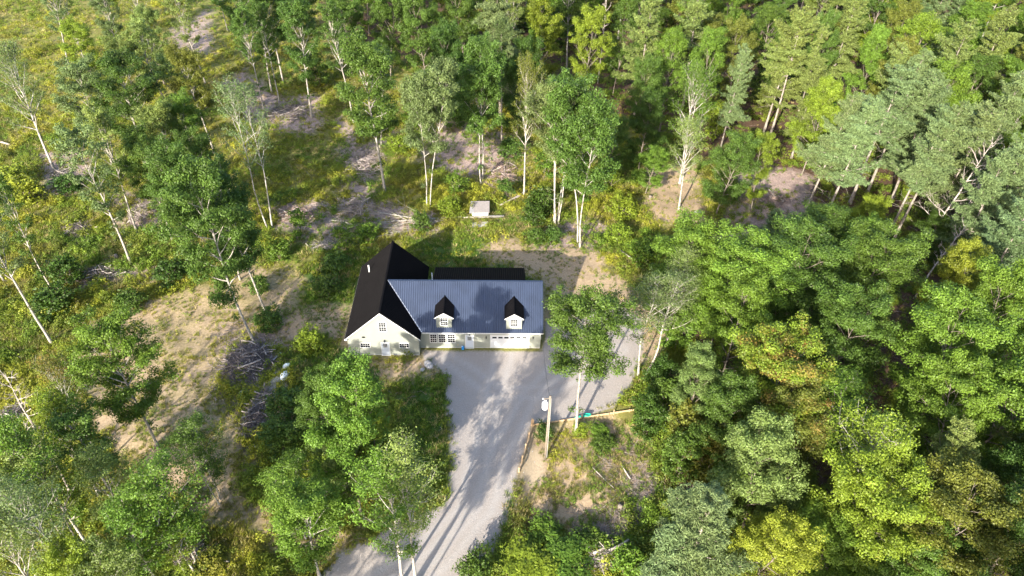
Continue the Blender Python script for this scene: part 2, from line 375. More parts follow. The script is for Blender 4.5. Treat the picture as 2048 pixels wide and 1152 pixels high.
# ribbed metal roof: a sheet of parallel ribs running from eave to ridge
def ribbed(name, e0, e1, r1, r0, m, parent, sp=.29, th=.05, rh=.065, rw=.085):
    e0, e1, r1, r0 = map(Vector, (e0, e1, r1, r0)); n = (e1-e0).cross(r0-e0).normalized()
    L = (e1-e0).length; N = max(2, int(round(L/sp))); b = MB()
    ts = []
    for i in range(N):
        c = (i+.5)/N; hw = rw/2/L
        ts += [(c-hw*1.8, 0), (c-hw*.7, rh), (c+hw*.7, rh), (c+hw*1.8, 0)]
    ts = [(0, 0)]+ts+[(1, 0)]
    top = []
    for t, h in ts:
        top.append((e0.lerp(e1, t)+n*h, r0.lerp(r1, t)+n*h))
    v = []; f = []
    for a, c in top: v += [a, c]
    k = len(v)
    v += [e0-n*th, r0-n*th, e1-n*th, r1-n*th]
    for i in range(len(top)-1): f.append((2*i, 2*i+2, 2*i+3, 2*i+1))
    f += [(k, k+1, k+3, k+2), (0, 1, k+1, k), (2*len(top)-2, k+2, k+3, 2*len(top)-1)]
    f += [tuple([2*i for i in range(len(top))][::-1]+[k, k+2]), tuple([2*i+1 for i in range(len(top))]+[k+3, k+1])]
    b.add(v, f); return b.build(name, m, parent)
WXL, WXR = WC-WW, WC+WW
rf = ribbed('roof', (WXL, WB, WE), (WXL, WF, WE), (WC, WF, WR), (WC, WB, WR), M_roof_shade, house); rf['label'] = 'navy roof slope of the gabled wing, coloured dark for shade'
ribbed('roof', (WXR, WF, WE), (WXR, WB, WE), (WC, WB, WR), (WC, WF, WR), M_roof_shade, house)
VX = WC+(WR-MRZ)/SLW+.05
# main roof front slope: its left end follows the valley against the wing roof
rm = ribbed('roof', (WC+.35, -ME, MZ), (ML+.3, -ME, MZ), (ML+.3, MR, MRZ), (WC+.35, MR, MRZ), M_roof, house); rm['label'] = 'navy ribbed metal roof slope with two dormers'
# the back slope stops short of the wing's back right slope
ribbed('roof', (ML+.3, 2*MR+ME, MZ), (WC+.35, 2*MR+ME, MZ), (WC+.35, MR, MRZ), (ML+.3, MR, MRZ), M_roof_shade, house)
MB().bar((WC, WF-.01, WR+.035), (WC, WB+.01, WR+.035), .22, .05).build('ridge_cap', M_roof_shade, house)
MB().bar((VX+.1, MR, MRZ+.04), (ML+.31, MR, MRZ+.04), .24, .05).build('ridge_cap', M_roof, house)
# valley flashing between the wing and the main roof
va = Vector((WXR+.02, -ME, MZ)); vb = Vector((VX+.04, MR, MRZ)); va += Vector((.03, 0, .04)); vb += Vector((.03, 0, .04))
MB().bar(va, vb, .10, .05).build('valley_flashing', M_flash, house)
# rake boards and fascia
for yy in (WF-.03, WB+.01):
    for s_ in (-1, 1):
        x1 = WC+s_*WW
        MB().prism([(WC, yy, WR-.06), (x1, yy, WE-.06), (x1, yy, WE-.24), (WC, yy, WR-.27)], (0, .025, 0)).build('rake_board', M_white, house)
MB().box(WXR+.05, ML+.3, -ME-.03, -ME-.002, MZ-.2, MZ-.03).build('fascia', M_white, house)
MB().box(WXL-.03, WXL-.002, WF, WB, WE-.2, WE-.03).build('fascia', M_white, house)
MB().prism([(WXL, WF+.01, WE-.25), (XW0, WF+.01, WE-.25), (XW0, WF+.01, WE+.05), (WXL, WF+.01, WE-.07)], (0, .28, 0)).build('eave_return', M_white, house)
MB().box(WXR, ML+.28, -ME, -.001, MZ-.23, MZ-.2).build('soffit', M_white, house)
# shed dormer across the back slope
shd = ribbed('shed_dormer_roof', (10.75, 9.98, 5.98), (-1.75, 9.98, 5.98), (-1.75, MR+.2, 7.46), (10.75, MR+.2, 7.46), M_roof_shade, house)
MB().box(-1.4, 10.4, 9.55, 9.68, 3.9, 6.0).build('wall', M_siding, house)
for x in (-1.4, 10.27):
    solid('wall', [(x, MR+.6, 7.05), (x, 9.55, 3.8), (x, 9.55, 6.0), (x, MR+.6, 7.2)], (.13, 0, 0), M_siding)
# front dormers
def window(parent, x0, x1, z0, z1, y, cols=3, rows=2, hung=True):
    t = .09
    fr = MB().box(x0, x1, y-.05, y, z0, z0+t).box(x0, x1, y-.05, y, z1-t, z1).box(x0, x0+t, y-.05, y, z0+t, z1-t).box(x1-t, x1, y-.05, y, z0+t, z1-t).build('window', M_white, parent)
    sash = [(z0+t, z1-t)]
    if hung:
        zm = (z0+z1)/2; sash = [(z0+t, zm-.035), (zm+.035, z1-t)]
        MB().box(x0+t, x1-t, y-.04, y, zm-.035, zm+.035).build('sash_rail', M_white, fr)
    for a, b in sash:
        MB().box(x0+t, x1-t, y-.012, y-.002, a, b).build('pane', M_glass, fr)
        mu = MB()
        for i in range(1, cols):
            xx = x0+t+(x1-x0-2*t)*i/cols; mu.box(xx-.018, xx+.018, y-.03, y-.013, a, b)
        for j in range(1, rows):
            q = a+(b-a)*j/rows
            for i in range(cols):
                xa = x0+t+(x1-x0-2*t)*i/cols+(.018 if i else 0); xb = x0+t+(x1-x0-2*t)*(i+1)/cols-(.018 if i < cols-1 else 0)
                mu.box(xa, xb, y-.03, y-.013, q-.018, q+.018)
        mu.build('muntin', M_white, fr)
    return fr
def dormer(cx, y, zb):
    hw = 1.03; ez = 5.36; az = 6.22; sl = (az-ez)/1.27
    d = solid('dormer', [(cx-hw, y, zb), (cx+hw, y, zb), (cx+hw, y, az-hw*sl-.08), (cx, y, az-.08), (cx-hw, y, az-hw*sl-.08)], (0, .12, 0), M_siding)
    for s_ in (-1, 1):
        x = cx+s_*hw-(.1 if s_ > 0 else 0)
        yb = -ME+(az-hw*sl-.12-MZ)/SLM
        MB().prism([(x, y+.12, zb-.1), (x, y+.12, az-hw*sl-.1), (x, yb, az-hw*sl-.1)], (.1, 0, 0)).build('cheek_wall', M_siding, d)
        ye = -ME+(ez-MZ)/SLM+.05; ya = -ME+(az-MZ)/SLM+.08; xe = cx+s_*1.27
        a, b, c, e = (xe, y-.22, ez), (xe, ye, ez), (cx, ya, az), (cx, y-.22, az)
        if s_ < 0: r = ribbed('dormer_roof', b, a, e, c, M_roof_shade, d, sp=.23, rh=.03)
        else: r = ribbed('dormer_roof', a, b, c, e, M_roof_shade, d, sp=.23, rh=.03)
        MB().prism([(cx, y-.25, az-.04), (xe, y-.25, ez-.04), (xe, y-.25, ez-.17), (cx, y-.25, az-.19)], (0, .025, 0)).build('rake_board', M_white, d)
        MB().box(min(xe, cx+s_*1.0), max(xe, cx+s_*1.0), y-.22, y-.002, ez-.18, ez-.06).build('eave_return', M_white, d)
    MB().bar((cx, y-.23, az+.02), (cx, -ME+(az-MZ)/SLM+.1, az+.02), .12, .04).build('ridge_cap', M_roof_shade, d)
    window(d, cx-.52, cx+.52, zb+.42, zb+1.82, y-.002)
    return d
dormer(-.03, .18, 3.44); dormer(9.17, .06, 3.36)
# windows of the fronts
for a, b in ((-2.02, -1.04), (-.9, .15), (.29, 1.4)): window(house, a, b, .9, 2.5, 0)
window(house, -8.38, -7.3, 4.2, 5.82, YW0)
window(house, -5.95, -4.6, 1.3, 2.2, YW0, 4, 2, False)
window(house, -11.05, -9.68, 1.3, 2.22, YW0, 4, 2, False)
def front_door(x0, x1, z1, y):
    t = .1
    d = MB().box(x0+t, x1-t, y-.03, y-.002, .1, z1-t).build('door', M_door, house)
    MB().box(x0, x0+t, y-.055, y-.001, .05, z1).box(x1-t, x1, y-.055, y-.001, .05, z1).box(x0+t, x1-t, y-.055, y-.001, z1-t, z1).box(x0, x1, y-.16, y-.001, -.02, .05).build('door_frame', M_white, d)
    cx = (x0+x1)/2; w_ = .27; a, b = z1-.98, z1-.28
    MB().box(cx-w_, cx+w_, y-.034, y-.031, a, b).build('pane', M_glass, d)
    mu = MB()
    for i in range(4): xx = cx-w_+i*w_*2/3; mu.box(xx-.02, xx+.02, y-.048, y-.035, a-.02, b+.02)
    for j in range(4): q = a+(b-a)*j/3; mu.box(cx-w_+.02, cx+w_-.02, y-.047, y-.035, q-.018, q+.018)
    mu.build('muntin', M_white, d)
    MB().box(cx-.3, cx-.03, y-.036, y-.031, .3, a-.12).box(cx+.03, cx+.3, y-.036, y-.031, .3, a-.12).build('door_panel', M_door, d)
    MB().tube([(x1-t-.09, y-.03, 1.0), (x1-t-.09, y-.1, 1.0)], [.02, .035], 8).build('handle', M_flash, d)
front_door(2.68, 3.86, 2.36, 0); front_door(-8.34, -7.16, 2.38, YW0)
# garage door of four sections
gx0, gx1 = 6.14, 11.16
M_garage = mat('white_garage_door', (.56, .57, .59), .4)
gd = MB().box(gx0, gx1, -.02, -.002, .02, 2.26).build('garage_door', M_garage, house)
for k in range(4):
    a = .03+k*.557; MB().box(gx0+.01, gx1-.01, -.045, -.021, a, a+.54).build('section', M_garage, gd)
    if k < 3:
        em = MB()
        for i in range(8): xa = gx0+.1+i*.617; em.box(xa, xa+.5, -.052, -.046, a+.1, a+.44)
        em.build('section_relief', M_garage, gd)
for i in range(6):
    xa = gx0+.17+i*.80
    MB().box(xa, xa+.58, -.052, -.046, 1.78, 2.06).build('pane', M_glass, gd)
MB().box(gx0-.13, gx0, -.06, -.001, 0, 2.4).box(gx1, gx1+.13, -.06, -.001, 0, 2.4).box(gx0, gx1, -.06, -.001, 2.26, 2.4).build('door_frame', M_white, gd)
# lanterns, vents, pipes
def lantern(x, z, y):
    l = MB().box(x-.05, x+.05, y-.03, y-.001, z-.1, z+.14).build('wall_lantern', M_black, house)
    MB().bar((x, y-.02, z+.1), (x, y-.2, z+.16), .03).build('lantern_arm', M_black, l)
    MB().tube([(x, y-.19, z+.16), (x, y-.19, z+.12)], [.02, .1], 6).build('lantern_cap', M_black, l)
    MB().tube([(x, y-.19, z-.12), (x, y-.19, z+.12)], [.065, .085], 6).build('lamp_glass', M_glass, l)
for x, z, y in ((5.5, 2.0, 0), (11.74, 1.98, 0), (3.27, 2.56, 0), (-7.78, 2.6, YW0)): lantern(x, z, y)
ov = MB().tube([(-10.46, YW0-.001, 3.2), (-10.46, YW0-.05, 3.2)], .24, 16).build('gable_vent', M_black, house)
for v_ in ov.data.vertices: v_.co.z = 3.2+(v_.co.z-3.2)*.55
MB().tube([(-11.17, 10.5, 4.4), (-11.17, 10.5, 5.75)], .09, 10).tube([(-11.17, 10.5, 5.75), (-11.17, 10.5, 5.82)], .11, 10).build('vent_pipe', M_pvc, house, True)
MB().tube([(-2.42, 11.2, 0), (-2.42, 11.2, 4.0)], .07, 10).build('vent_pipe', M_pvc, house, True)
MB().box(ML, ML+.12, .3, .6, 1.3, 1.8).tube([(ML+.06, .45, 1.8), (ML+.06, .45, 3.35)], .03, 6).build('meter_box', M_conc, house)
MB().tube([(1.68, -.001, .53), (1.68, -.09, .53)], [.05, .03], 8).build('hose_tap', mat('brass_tap', (.6, .33, .1), .4, metal=.5), house)

# ------------------------------------------------------------------ YARD THINGS
M_wood = mat('fresh_lumber', (.42, .29, .17), .75, noise=.12, nscale=3)
M_pole = mat('pole_wood', (.19, .155, .12), .85, noise=.2, nscale=2)
M_tank = mat('pale_enamel', (.82, .84, .85), .3)
M_blue = mat('blue_plastic', (.02, .22, .55), .35)
M_teal = mat('green_hose', (.01, .30, .22), .4)
M_rock = mat('grey_rock', (.33, .31, .30), .9, noise=.25, nscale=3, bump=.5, bscale=6)
M_wrap = mat('white_wrap', (.80, .84, .86), .3)
M_ply = mat('weathered_plywood', (.24, .21, .195), .85, noise=.12, nscale=3)
M_wire = mat('cable', (.03, .03, .03), .5)
# driveway rail: posts with board, and the retaining boards behind it
A = Vector((9.45, -20.4, 0)); B = Vector((11.25, -13.5, 0)); Cc = Vector((24.0, -11.0, 0))
rail = thing('wooden_guard_rail', 'new pale lumber guard rail on short posts along the driveway edge beside the sandy hollow', 'guard rail', A)
dv = B-A
for i in range(5):
    p = dv*(i/4*.97+.01); MB().box(p.x-.07, p.x+.07, p.y-.07, p.y+.07, -.9, .82+.06*(i % 2)).build('post', M_wood, rail)
for i in range(2):
    a = dv*(i*.5+.004); b = dv*(i*.5+.494)
    MB().bar(a+Vector((.1, 0, .62)), b+Vector((.1, 0, .62+.02*i)), .05, .24).build('plank', M_wood, rail)
    MB().bar(a+Vector((.1, 0, -.02)), b+Vector((.1, 0, -.02)), .05, .26).build('plank', M_wood, rail)
wall_ = thing('retaining_boards', 'long low retaining wall of pale boards with stakes at the back of the sandy slope', 'retaining wall', B)
dw = Cc-B
for i in range(4):
    a = dw*(i*.25+.004); b = dw*(i*.25+.246)
    for k in range(2):
        MB().bar(a+Vector((0, -.02*k, -.22+k*.29+.01*(i % 2))), b+Vector((0, -.02*k, -.22+k*.29)), .06, .28).build('plank', M_wood, wall_)
for i in range(7):
    p = dw*(i/6.4+.01); h = (1.15, .95, .45, .8, .4, .75, .4)[i]
    MB().box(p.x-.05, p.x+.05, p.y-.16, p.y-.055, -.7, h).build('post', M_wood, wall_)
MB().box(-.16, .06, -.16, .06, -.8, 1.25).build('post', M_wood, wall_)
# garden hose on top of the boards
b = MB(); hs = []
for i in range(120):
    t = i/119; c = B+dw*(.42+.13*t+.02*math.sin(i*.9)); hs.append((c.x, c.y+.1*math.sin(i*.7)-.02, .30+.035*math.sin(i*.31)+t*.05))
b.tube(hs, .035, 5)
for k in range(5):
    c = B+dw*.53; b.tube([(c.x+(.34+.03*k)*math.cos(a*.5), c.y+.2*math.sin(a*.5), .36+.03*k) for a in range(14)], .03, 5)
tag(b.build('garden_hose', M_teal), 'teal garden hose draped over the low retaining boards beside a pale tree trunk', 'hose')
# utility pole
px_, py_ = 12.6, -18.2; zb_ = gzf(px_, py_)
pole = thing('utility_pole', 'tall wooden utility pole with pale round transformer standing in the sandy slope', 'utility pole', (px_, py_, zb_))
MB().tube([(0, 0, -.5), (.02, 0, 5), (.05, 0, 10.7)], [.15, .13, .11], 12).build('pole_shaft', M_pole, pole, True)
tk = MB().tube([(-.46, -.12, 8.85), (-.46, -.12, 8.92), (-.46, -.12, 9.72), (-.46, -.12, 9.8)], [.29, .34, .34, .2], 16).build('transformer', M_tank, pole, True)
for q_ in (-.56, -.38): MB().tube([(q_, -.1, 9.8), (q_, -.1, 10.15)], [.05, .03], 8).build('bushing', M_tank, tk)
for q_ in (9.0, 9.5): MB().box(-.3, -.1, -.1, .06, q_, q_+.1).build('bracket', M_black, tk)
MB().tube([(.17, -.03, 0.3), (.17, -.03, 9.0)], .035, 6).tube([(.17, -.03, 9.0), (.17, 0, 10.3)], .025, 6).build('conduit', M_conc, pole)
MB().bar((-.05, 0, 10.35), (-.75, 0, 10.2), .07).build('arm', M_pole, pole)
MB().tube([(-.72, 0, 10.2), (-.72, 0, 10.35)], .05, 8).build('insulator', M_tank, pole)
wp = []
p0 = Vector((px_+.05, py_+.1, zb_+10.1)); p1 = Vector((12.9, .4, 3.3))
for i in range(25):
    t = i/24; q = p0.lerp(p1, t); q.z -= 1.1*math.sin(math.pi*t); wp.append(q)
tag(MB().tube(wp, .022, 5).build('service_cable', M_wire), 'thin dark service cable sagging between the utility pole and the house corner', 'cable')
# small things by the house
bj = thing('blue_jug', 'small bright blue plastic container standing left of the middle white door', 'container', (2.36, -.3, 0))
MB().prism([(-.17, -.14, 0), (.17, -.14, 0), (.19, .14, 0), (-.19, .14, 0)], (0, 0, .5)).build('jug_body', M_blue, bj)
MB().tube([(-.08, 0, .5), (-.08, 0, .58)], .05, 10).build('cap', M_wrap, bj); MB().tube([(.14, 0, .5), (.1, 0, .62), (-.02, 0, .6), (-.04, 0, .5)], .025, 6).build('handle', M_blue, bj)
def rock(name, x, y, sx, sy, sz, label, cat='rock', m=None, seed=0):
    import bmesh
    bm = bmesh.new(); bmesh.ops.create_icosphere(bm, subdivisions=3, radius=1); r = random.Random(seed)
    ks = [(Vector((r.uniform(-1, 1), r.uniform(-1, 1), r.uniform(-.3, 1))).normalized(), r.uniform(.72, .95)) for _ in range(9)]
    for v in bm.verts:
        for n_, d_ in ks:
            q = v.co.dot(n_)
            if q > d_: v.co -= n_*(q-d_)
        v.co.x *= sx; v.co.y *= sy; v.co.z *= sz
    me = bpy.data.meshes.new(name); bm.to_mesh(me); bm.free()
    o = link(name, me, m or M_rock); o.location = (x, y, gzf(x, y)+sz*.35); o.rotation_euler = (0, 0, r.uniform(0, 6)); return tag(o, label, cat)
x, y = P(857, 731); rock('boulder', x, y, .8, .55, .45, 'flat grey boulder on the gravel in front of the gabled wing', seed=3)
x, y = P(845, 741); rock('boulder', x, y, .4, .3, .25, 'small grey boulder just left of the bigger flat one by the grass', seed=5)
x, y = P(484, 788); rock('boulder', x, y, .55, .5, .4, 'pale rounded boulder between the two dark brush heaps', seed=8)
x, y = P(1395, 428); rock('boulder', x, y, .7, .6, .5, 'pinkish boulder at the foot of the wood right of the back yard', seed=9)
# little white pump house with a flat board roof
x, y = 3.9, 32.9; zg = gzf(x, y)
ph = thing('pump_house', 'small white box shed with flat weathered plywood roof among weeds behind the house', 'shed', (x, y, zg), R_(2))
MB().box(-1.25, 1.45, -1.5, -1.4, -.3, 1.05).build('wall', M_white, ph); MB().box(-1.25, 1.45, 1.2, 1.3, -.3, 1.25).build('wall', M_white, ph)
for q in (-1.25, 1.35): MB().prism([(q, -1.4, -.3), (q, 1.2, -.3), (q, 1.2, 1.25), (q, -1.4, 1.05)], (.1, 0, 0)).build('wall', M_white, ph)
MB().prism([(-1.7, -1.65, 1.06), (-.95, -1.65, 1.06), (-.95, 1.6, 1.31), (-1.45, 1.6, 1.31)], (0, 0, .05)).build('roof_sheet', mat('grey_sheet', (.26, .25, .25), .8), ph)
MB().prism([(-.94, -1.65, 1.08), (1.65, -1.6, 1.08), (1.75, 1.6, 1.33), (-.94, 1.6, 1.33)], (0, 0, .05)).build('roof_sheet', M_ply, ph)
x, y = P(963, 452); o = MB().box(-1.6, 1.2, -.7, .7, -.2, .12).build('concrete_slab', M_conc); o.location = (x, y, gzf(x, y)); o.rotation_euler = (0, 0, .2)
tag(o, 'broken grey concrete slab lying in front of the small white shed', 'slab')
# white wrapped bundle and board near the brush heap
x, y = P(571, 755); zg = gzf(x, y)
o = rock('wrapped_bundle', x, y, .75, .6, .6, 'white plastic wrapped bundle on the grey pad left of the gabled wing, the larger one', 'bundle', M_wrap, 21)
x, y = P(573, 733); rock('wrapped_bundle', x, y, .55, .35, .35, 'smaller white wrapped bundle half hidden under leaves behind the larger one', 'bundle', M_wrap, 22)
x, y = P(557, 768); o = MB().box(-1.3, 1.3, -1.9, 1.9, -.15, .09).build('gravel_pad', M_conc); o.location = (x, y, gzf(x, y)); o.rotation_euler = (0, 0, -.2)
tag(o, 'bare grey pad partly under branches beside the white wrapped bundles', 'pad')
x, y = P(550, 717); o = MB().box(-.16, .16, -1.1, 1.1, 0, .05).build('white_board', M_white); o.location = (x, y, gzf(x, y)+.25); o.rotation_euler = (.05, .1, R_(-32))
tag(o, 'short white painted board lying beside the big dark brush heap', 'board')

# ------------------------------------------------------------------ brush heaps, logs, fallen trees
def sticks_mesh(name, n, rx, ry, hz, lmin, lmax, rmin, rmax, seed, bend=.25, radial=.0):
    r = np.random.default_rng(seed); V = []; F = []; k = 4; S = 4
    u = r.random(n)**.6; th = r.random(n)*2*np.pi
    cx = rx*u*np.cos(th); cy = ry*u*np.sin(th); cz = hz*(1-u**2)*r.random(n)**.6+.05
    az = r.random(n)*np.pi*2; el = r.normal(0, .22, n); ln = r.uniform(lmin, lmax, n)*r.uniform(.5, 1, n); rad = r.uniform(rmin, rmax, n)
    d = np.stack([np.cos(az)*np.cos(el), np.sin(az)*np.cos(el), np.sin(el)], 1)
    s = np.stack([-np.sin(az), np.cos(az), np.zeros(n)], 1); up = np.cross(d, s)
    bd = r.normal(0, bend, (n, 2))
    rings = []
    for j in range(S):
        t = j/(S-1)-.5
        c = np.stack([cx, cy, cz], 1)+d*(ln*t)[:, None]+(s*bd[:, :1]+up*bd[:, 1:])*((t*t-.1)*ln)[:, None]*2
        rr = rad*(1-.6*j/(S-1))
        for a in range(k):
            an = a*np.pi/2; rings.append(c+(s*math.cos(an)+up*math.sin(an))*rr[:, None])
    V = np.stack(rings, 1).reshape(-1, 3); base = (np.arange(n)*S*k)[:, None]
    f = []
    for j in range(S-1):
        for a in range(k): f.append([j*k+a, j*k+(a+1) % k, (j+1)*k+(a+1) % k, (j+1)*k+a])
    F = (base[:, :, None]+np.array(f)[None]).reshape(-1, 4)
    V[:, 2] = np.maximum(V[:, 2], -.05)
    return mesh_np(name, V, F)
def heap(px, py, rx, ry, hz, n, m, label, seed, rz=0, big=True):
    x, y = P(px, py); t = thing('brush_pile', label, 'brush pile', (x, y, gzf(x, y)), rz)
    o = link('twigs', sticks_mesh('twigs', n, rx, ry, hz, 1.0, 2.8, .015, .05, seed), m, t); o['kind'] = 'stuff'
    me = sticks_mesh('branches', max(8, n//14), rx*.9, ry*.9, hz*1.15, 2.0, 4.0, .05, .11, seed+50, .15)
    o = link('branches', me, M_bark_dead, t); o['kind'] = 'stuff'
heap(500, 725, 3.3, 4.0, 1.7, 950, M_stick_dark, 'big round heap of dark weathered branches at the foot of a leaning trunk', 1)
heap(514, 838, 1.3, 5.2, 1.1, 560, M_stick_dark, 'long narrow windrow of grey roots and branches below the big round heap', 2)
heap(590, 428, 3.6, 2.2, .8, 420, M_stick_pink, 'reddish brush heap with a green bush in it in the clearing', 3)
heap(200, 548, 4.2, 2.0, .7, 380, M_stick_dark, 'low grey and white brush heap beside the dark weeds in the left clearing', 4)
heap(590, 225, 5.5, 4.0, .8, 520, M_stick_dark, 'broad purplish mat of dead branches among thin trunks in the upper clearing', 5)
heap(730, 330, 3.5, 8.0, .8, 560, M_stick, 'long grey-brown strip of slash running up the clearing above the fallen tops', 6)
heap(715, 415, 3.5, 3.0, .9, 360, M_stick, 'pale tangled slash at the lower end of the long slash strip', 16)
heap(650, 492, 2.6, 1.4, .6, 170, M_bark_dead, 'small bleached stick heap left of the back gable', 7)
heap(1200, 1118, 2.8, 2.0, 1.0, 330, M_bark_dead, 'bleached log and branch heap at the lower edge beside a bright bush', 8, .3)
heap(385, 1120, 3.0, 1.8, 1.0, 320, M_stick_pink, 'reddish brush heap at the bottom under the leafy trees', 9)
heap(22, 835, 2.6, 2.0, 1.2, 260, M_stick_dark, 'dark brush heap in shade near a bleached leafless tree', 10)
heap(155, 455, 1.8, 2.2, .5, 160, M_stick_dark, 'small purple-grey stick patch among yellow weeds', 11)
heap(285, 425, 2.4, 3.0, .6, 230, M_stick, 'brown stick patch crossed by cut logs in the left clearing', 12)
heap(1000, 345, 2.6, 4.5, .6, 300, M_stick_pink, 'reddish slash spread behind the small white shed', 13)
heap(120, 345, 2.2, 2.0, .5, 160, M_bark_dead, 'pale chips and sticks round the base of the tall left trunk', 15)
heap(1530, 395, 6.0, 3.2, .7, 380, M_stick_pink, 'brown slash in the gap below the tall pale pines', 17)
def log(px0, py0, px1, py1, r0, r1, label, m=None, z0=.2, z1=.2, branches=0, seed=0, cat='log', name='fallen_log'):
    x0, y0 = P(px0, py0); x1, y1 = P(px1, py1); r = random.Random(seed)
    a = Vector((x0, y0, gzf(x0, y0)+z0)); b = Vector((x1, y1, gzf(x1, y1)+z1)); L = (b-a).length; d = (b-a).normalized(); s = d.cross(Vector((0, 0, 1)))
    pts = [a.lerp(b, t)+s*math.sin(t*3)*.02*L for t in (0, .25, .5, .75, 1)]
    if not branches:
        o = MB().tube(pts, [r0, r0*.9+r1*.1, (r0+r1)/2, r1*1.1, r1], 8).build(name, m or M_bark_dead, None, True); return tag(o, label, cat)
    t = thing(name, label, cat, a)
    MB().tube([p-a for p in pts], [r0, r0*.9, (r0+r1)/2, r1*1.1, r1], 8).build('trunk', m or M_bark_pale, t, True)
    bm_ = MB()
    for i in range(branches):
        f = r.uniform(.35, 1.0); p = a.lerp(b, f)-a; sg = r.choice((-1, 1)); l = r.uniform(.12, .38)*L*(1.1-f*.4)
        q = p; dd = (d*r.uniform(.7, 1.4)+s*sg*r.uniform(.2, .8)+Vector((0, 0, r.uniform(-.02, .25)))).normalized(); pp = [q]
        for j in range(4): dd = (dd+Vector((r.uniform(-.15, .15), r.uniform(-.15, .15), r.uniform(-.12, .05)))).normalized(); q = q+dd*l/4; pp.append(q)
        bm_.tube(pp, [r1*.9, r1*.7, r1*.5, r1*.35, r1*.2], 4)
        for j in range(3):
            k0 = pp[r.randint(1, 3)]; e = k0+(dd+Vector((r.uniform(-.8, .8), r.uniform(-.8, .8), r.uniform(-.1, .3))))*l*.35
            bm_.tube([k0, (k0+e)/2+Vector((0, 0, .05)), e], [r1*.4, r1*.3, r1*.12], 3)
    bm_.build('branches', m or M_bark_pale, t)
log(1008, 436, 690, 452, .24, .07, 'long pale felled tree lying across in front of the small white shed', M_bark_pale, branches=26, seed=3, cat='fallen tree', name='fallen_tree')
log(870, 447, 640, 410, .12, .05, 'felled bare top fanning out towards the slash strip', M_bark_pale, branches=30, seed=4, cat='fallen tree', name='fallen_tree')
log(860, 462, 700, 476, .10, .04, 'thin felled bare top nearest the back gable', M_bark_pale, branches=18, seed=5, cat='fallen tree', name='fallen_tree')
log(1000, 412, 1075, 365, .16, .1, 'straight bleached log slanting away to the right behind the small white shed', seed=6)
log(1005, 408, 1060, 380, .1, .08, 'thinner bleached log beside the straight slanting one behind the shed')
log(1240, 500, 1275, 523, .13, .1, 'dark log end at the edge of the back yard sand')
log(78, 608, 103, 598, .2, .18, 'pale cut log piece near the base of the leaning left trunk')
log(0, 284, 20, 290, .2, .18, 'pale cut log at the left border of the clearing')
log(340, 102, 400, 118, .14, .08, 'pale curved log in the upper left clearing')
log(385, 125, 412, 122, .13, .1, 'short pale log next to the curved one in the upper clearing')
log(255, 445, 290, 415, .12, .08, 'grey log leaning across the brown stick patch')
log(1720, 727, 1755, 730, .2, .17, 'grey log on the brown floor of the shaded gap')
log(1723, 738, 1745, 756, .12, .08, 'thin grey log below the thicker one in the shaded gap')
log(1185, 935, 1228, 975, .06, .04, 'thin dark fallen branch on the sandy slope')
log(1245, 930, 1262, 955, .1, .08, 'dark short log at the right rim of the sandy slope')
log(1216, 1112, 1255, 1092, .16, .12, 'thick bleached log on top of the heap at the lower edge', z0=.9, z1=1.1)
log(1185, 1118, 1212, 1100, .15, .12, 'slanting bleached log left of the thick one on the lower heap', z0=1.0, z1=.7)
log(480, 752, 526, 735, .13, .1, 'pale thick branch lying on the big round dark heap', z0=1.6, z1=1.5)
# stumps
for i, (a, b_, lb) in enumerate(((985, 350, 'torn pale stump in the reddish slash behind the small shed'), (1300, 395, 'low cut stump on the sand right of the back yard'), (232, 512, 'cut stump near the second leafy left trunk'), (1240, 1012, 'cut stump in the brown chips by the sandy slope'))):
    x, y = P(a, b_); o = MB().tube([(0, 0, -.2), (0, 0, .1), (.02, 0, .5)], [.42, .3, .26], 10).build('tree_stump', M_bark_brown, None, True); o.location = (x, y, gzf(x, y)); tag(o, lb, 'stump')

# ------------------------------------------------------------------ TREES: skeletons with limbs, crowns of many leaves
def leaf_arrays(C, O, ln, wd, r, droop=0.0):
    """one four-cornered leaf (or leaf spray) per centre C, facing roughly along O"""
    n = len(C)
    N = O+r.normal(0, .55, (n, 3)); N /= np.linalg.norm(N, axis=1)[:, None]+1e-9
    A = r.normal(0, 1, (n, 3)); A[:, 2] -= droop; A -= N*(A*N).sum(1)[:, None]; A /= np.linalg.norm(A, axis=1)[:, None]+1e-9
    B = np.cross(N, A); l = (ln*r.uniform(.65, 1.3, n))[:, None]; w_ = (wd*r.uniform(.7, 1.25, n))[:, None]
    V = np.stack([C-A*l*.5, C+B*w_*.5+A*l*.05, C+A*l*.5, C-B*w_*.5+A*l*.05], 1).reshape(-1, 3)
    return V, np.arange(4*n).reshape(n, 4)
def crown_mesh(clusters, n_per, ln, wd, seed, flat=.65, droop=0.0, upbias=.45):
    """clusters: list of (centre, radius)"""
    r = np.random.default_rng(seed); Cs = []; Os = []; vs = []; ts = []
    for c, rad in clusters:
        n = max(4, int(n_per*(rad/.8)**1.6*r.uniform(.7, 1.25)))
        d = r.normal(0, 1, (n, 3)); d /= np.linalg.norm(d, axis=1)[:, None]
        rr = rad*r.random(n)**.45
        p = d*rr[:, None]; p[:, 2] *= flat
        Cs.append(np.array(c)+p); o = d.copy(); o[:, 2] += upbias; Os.append(o)
        cv = r.normal(0, .13); vs.append(np.clip(.5+cv+r.normal(0, .2, n), 0, 1)); ts.append(np.clip(r.random()*.75+r.random(n)*.25, 0, 1))
    C = np.concatenate(Cs); V, F = leaf_arrays(C, np.concatenate(Os), ln, wd, r, droop)
    me = mesh_np('crown', V, F); face_attr(me, 'v', np.concatenate(vs)); face_attr(me, 'turn', np.concatenate(ts)); return me
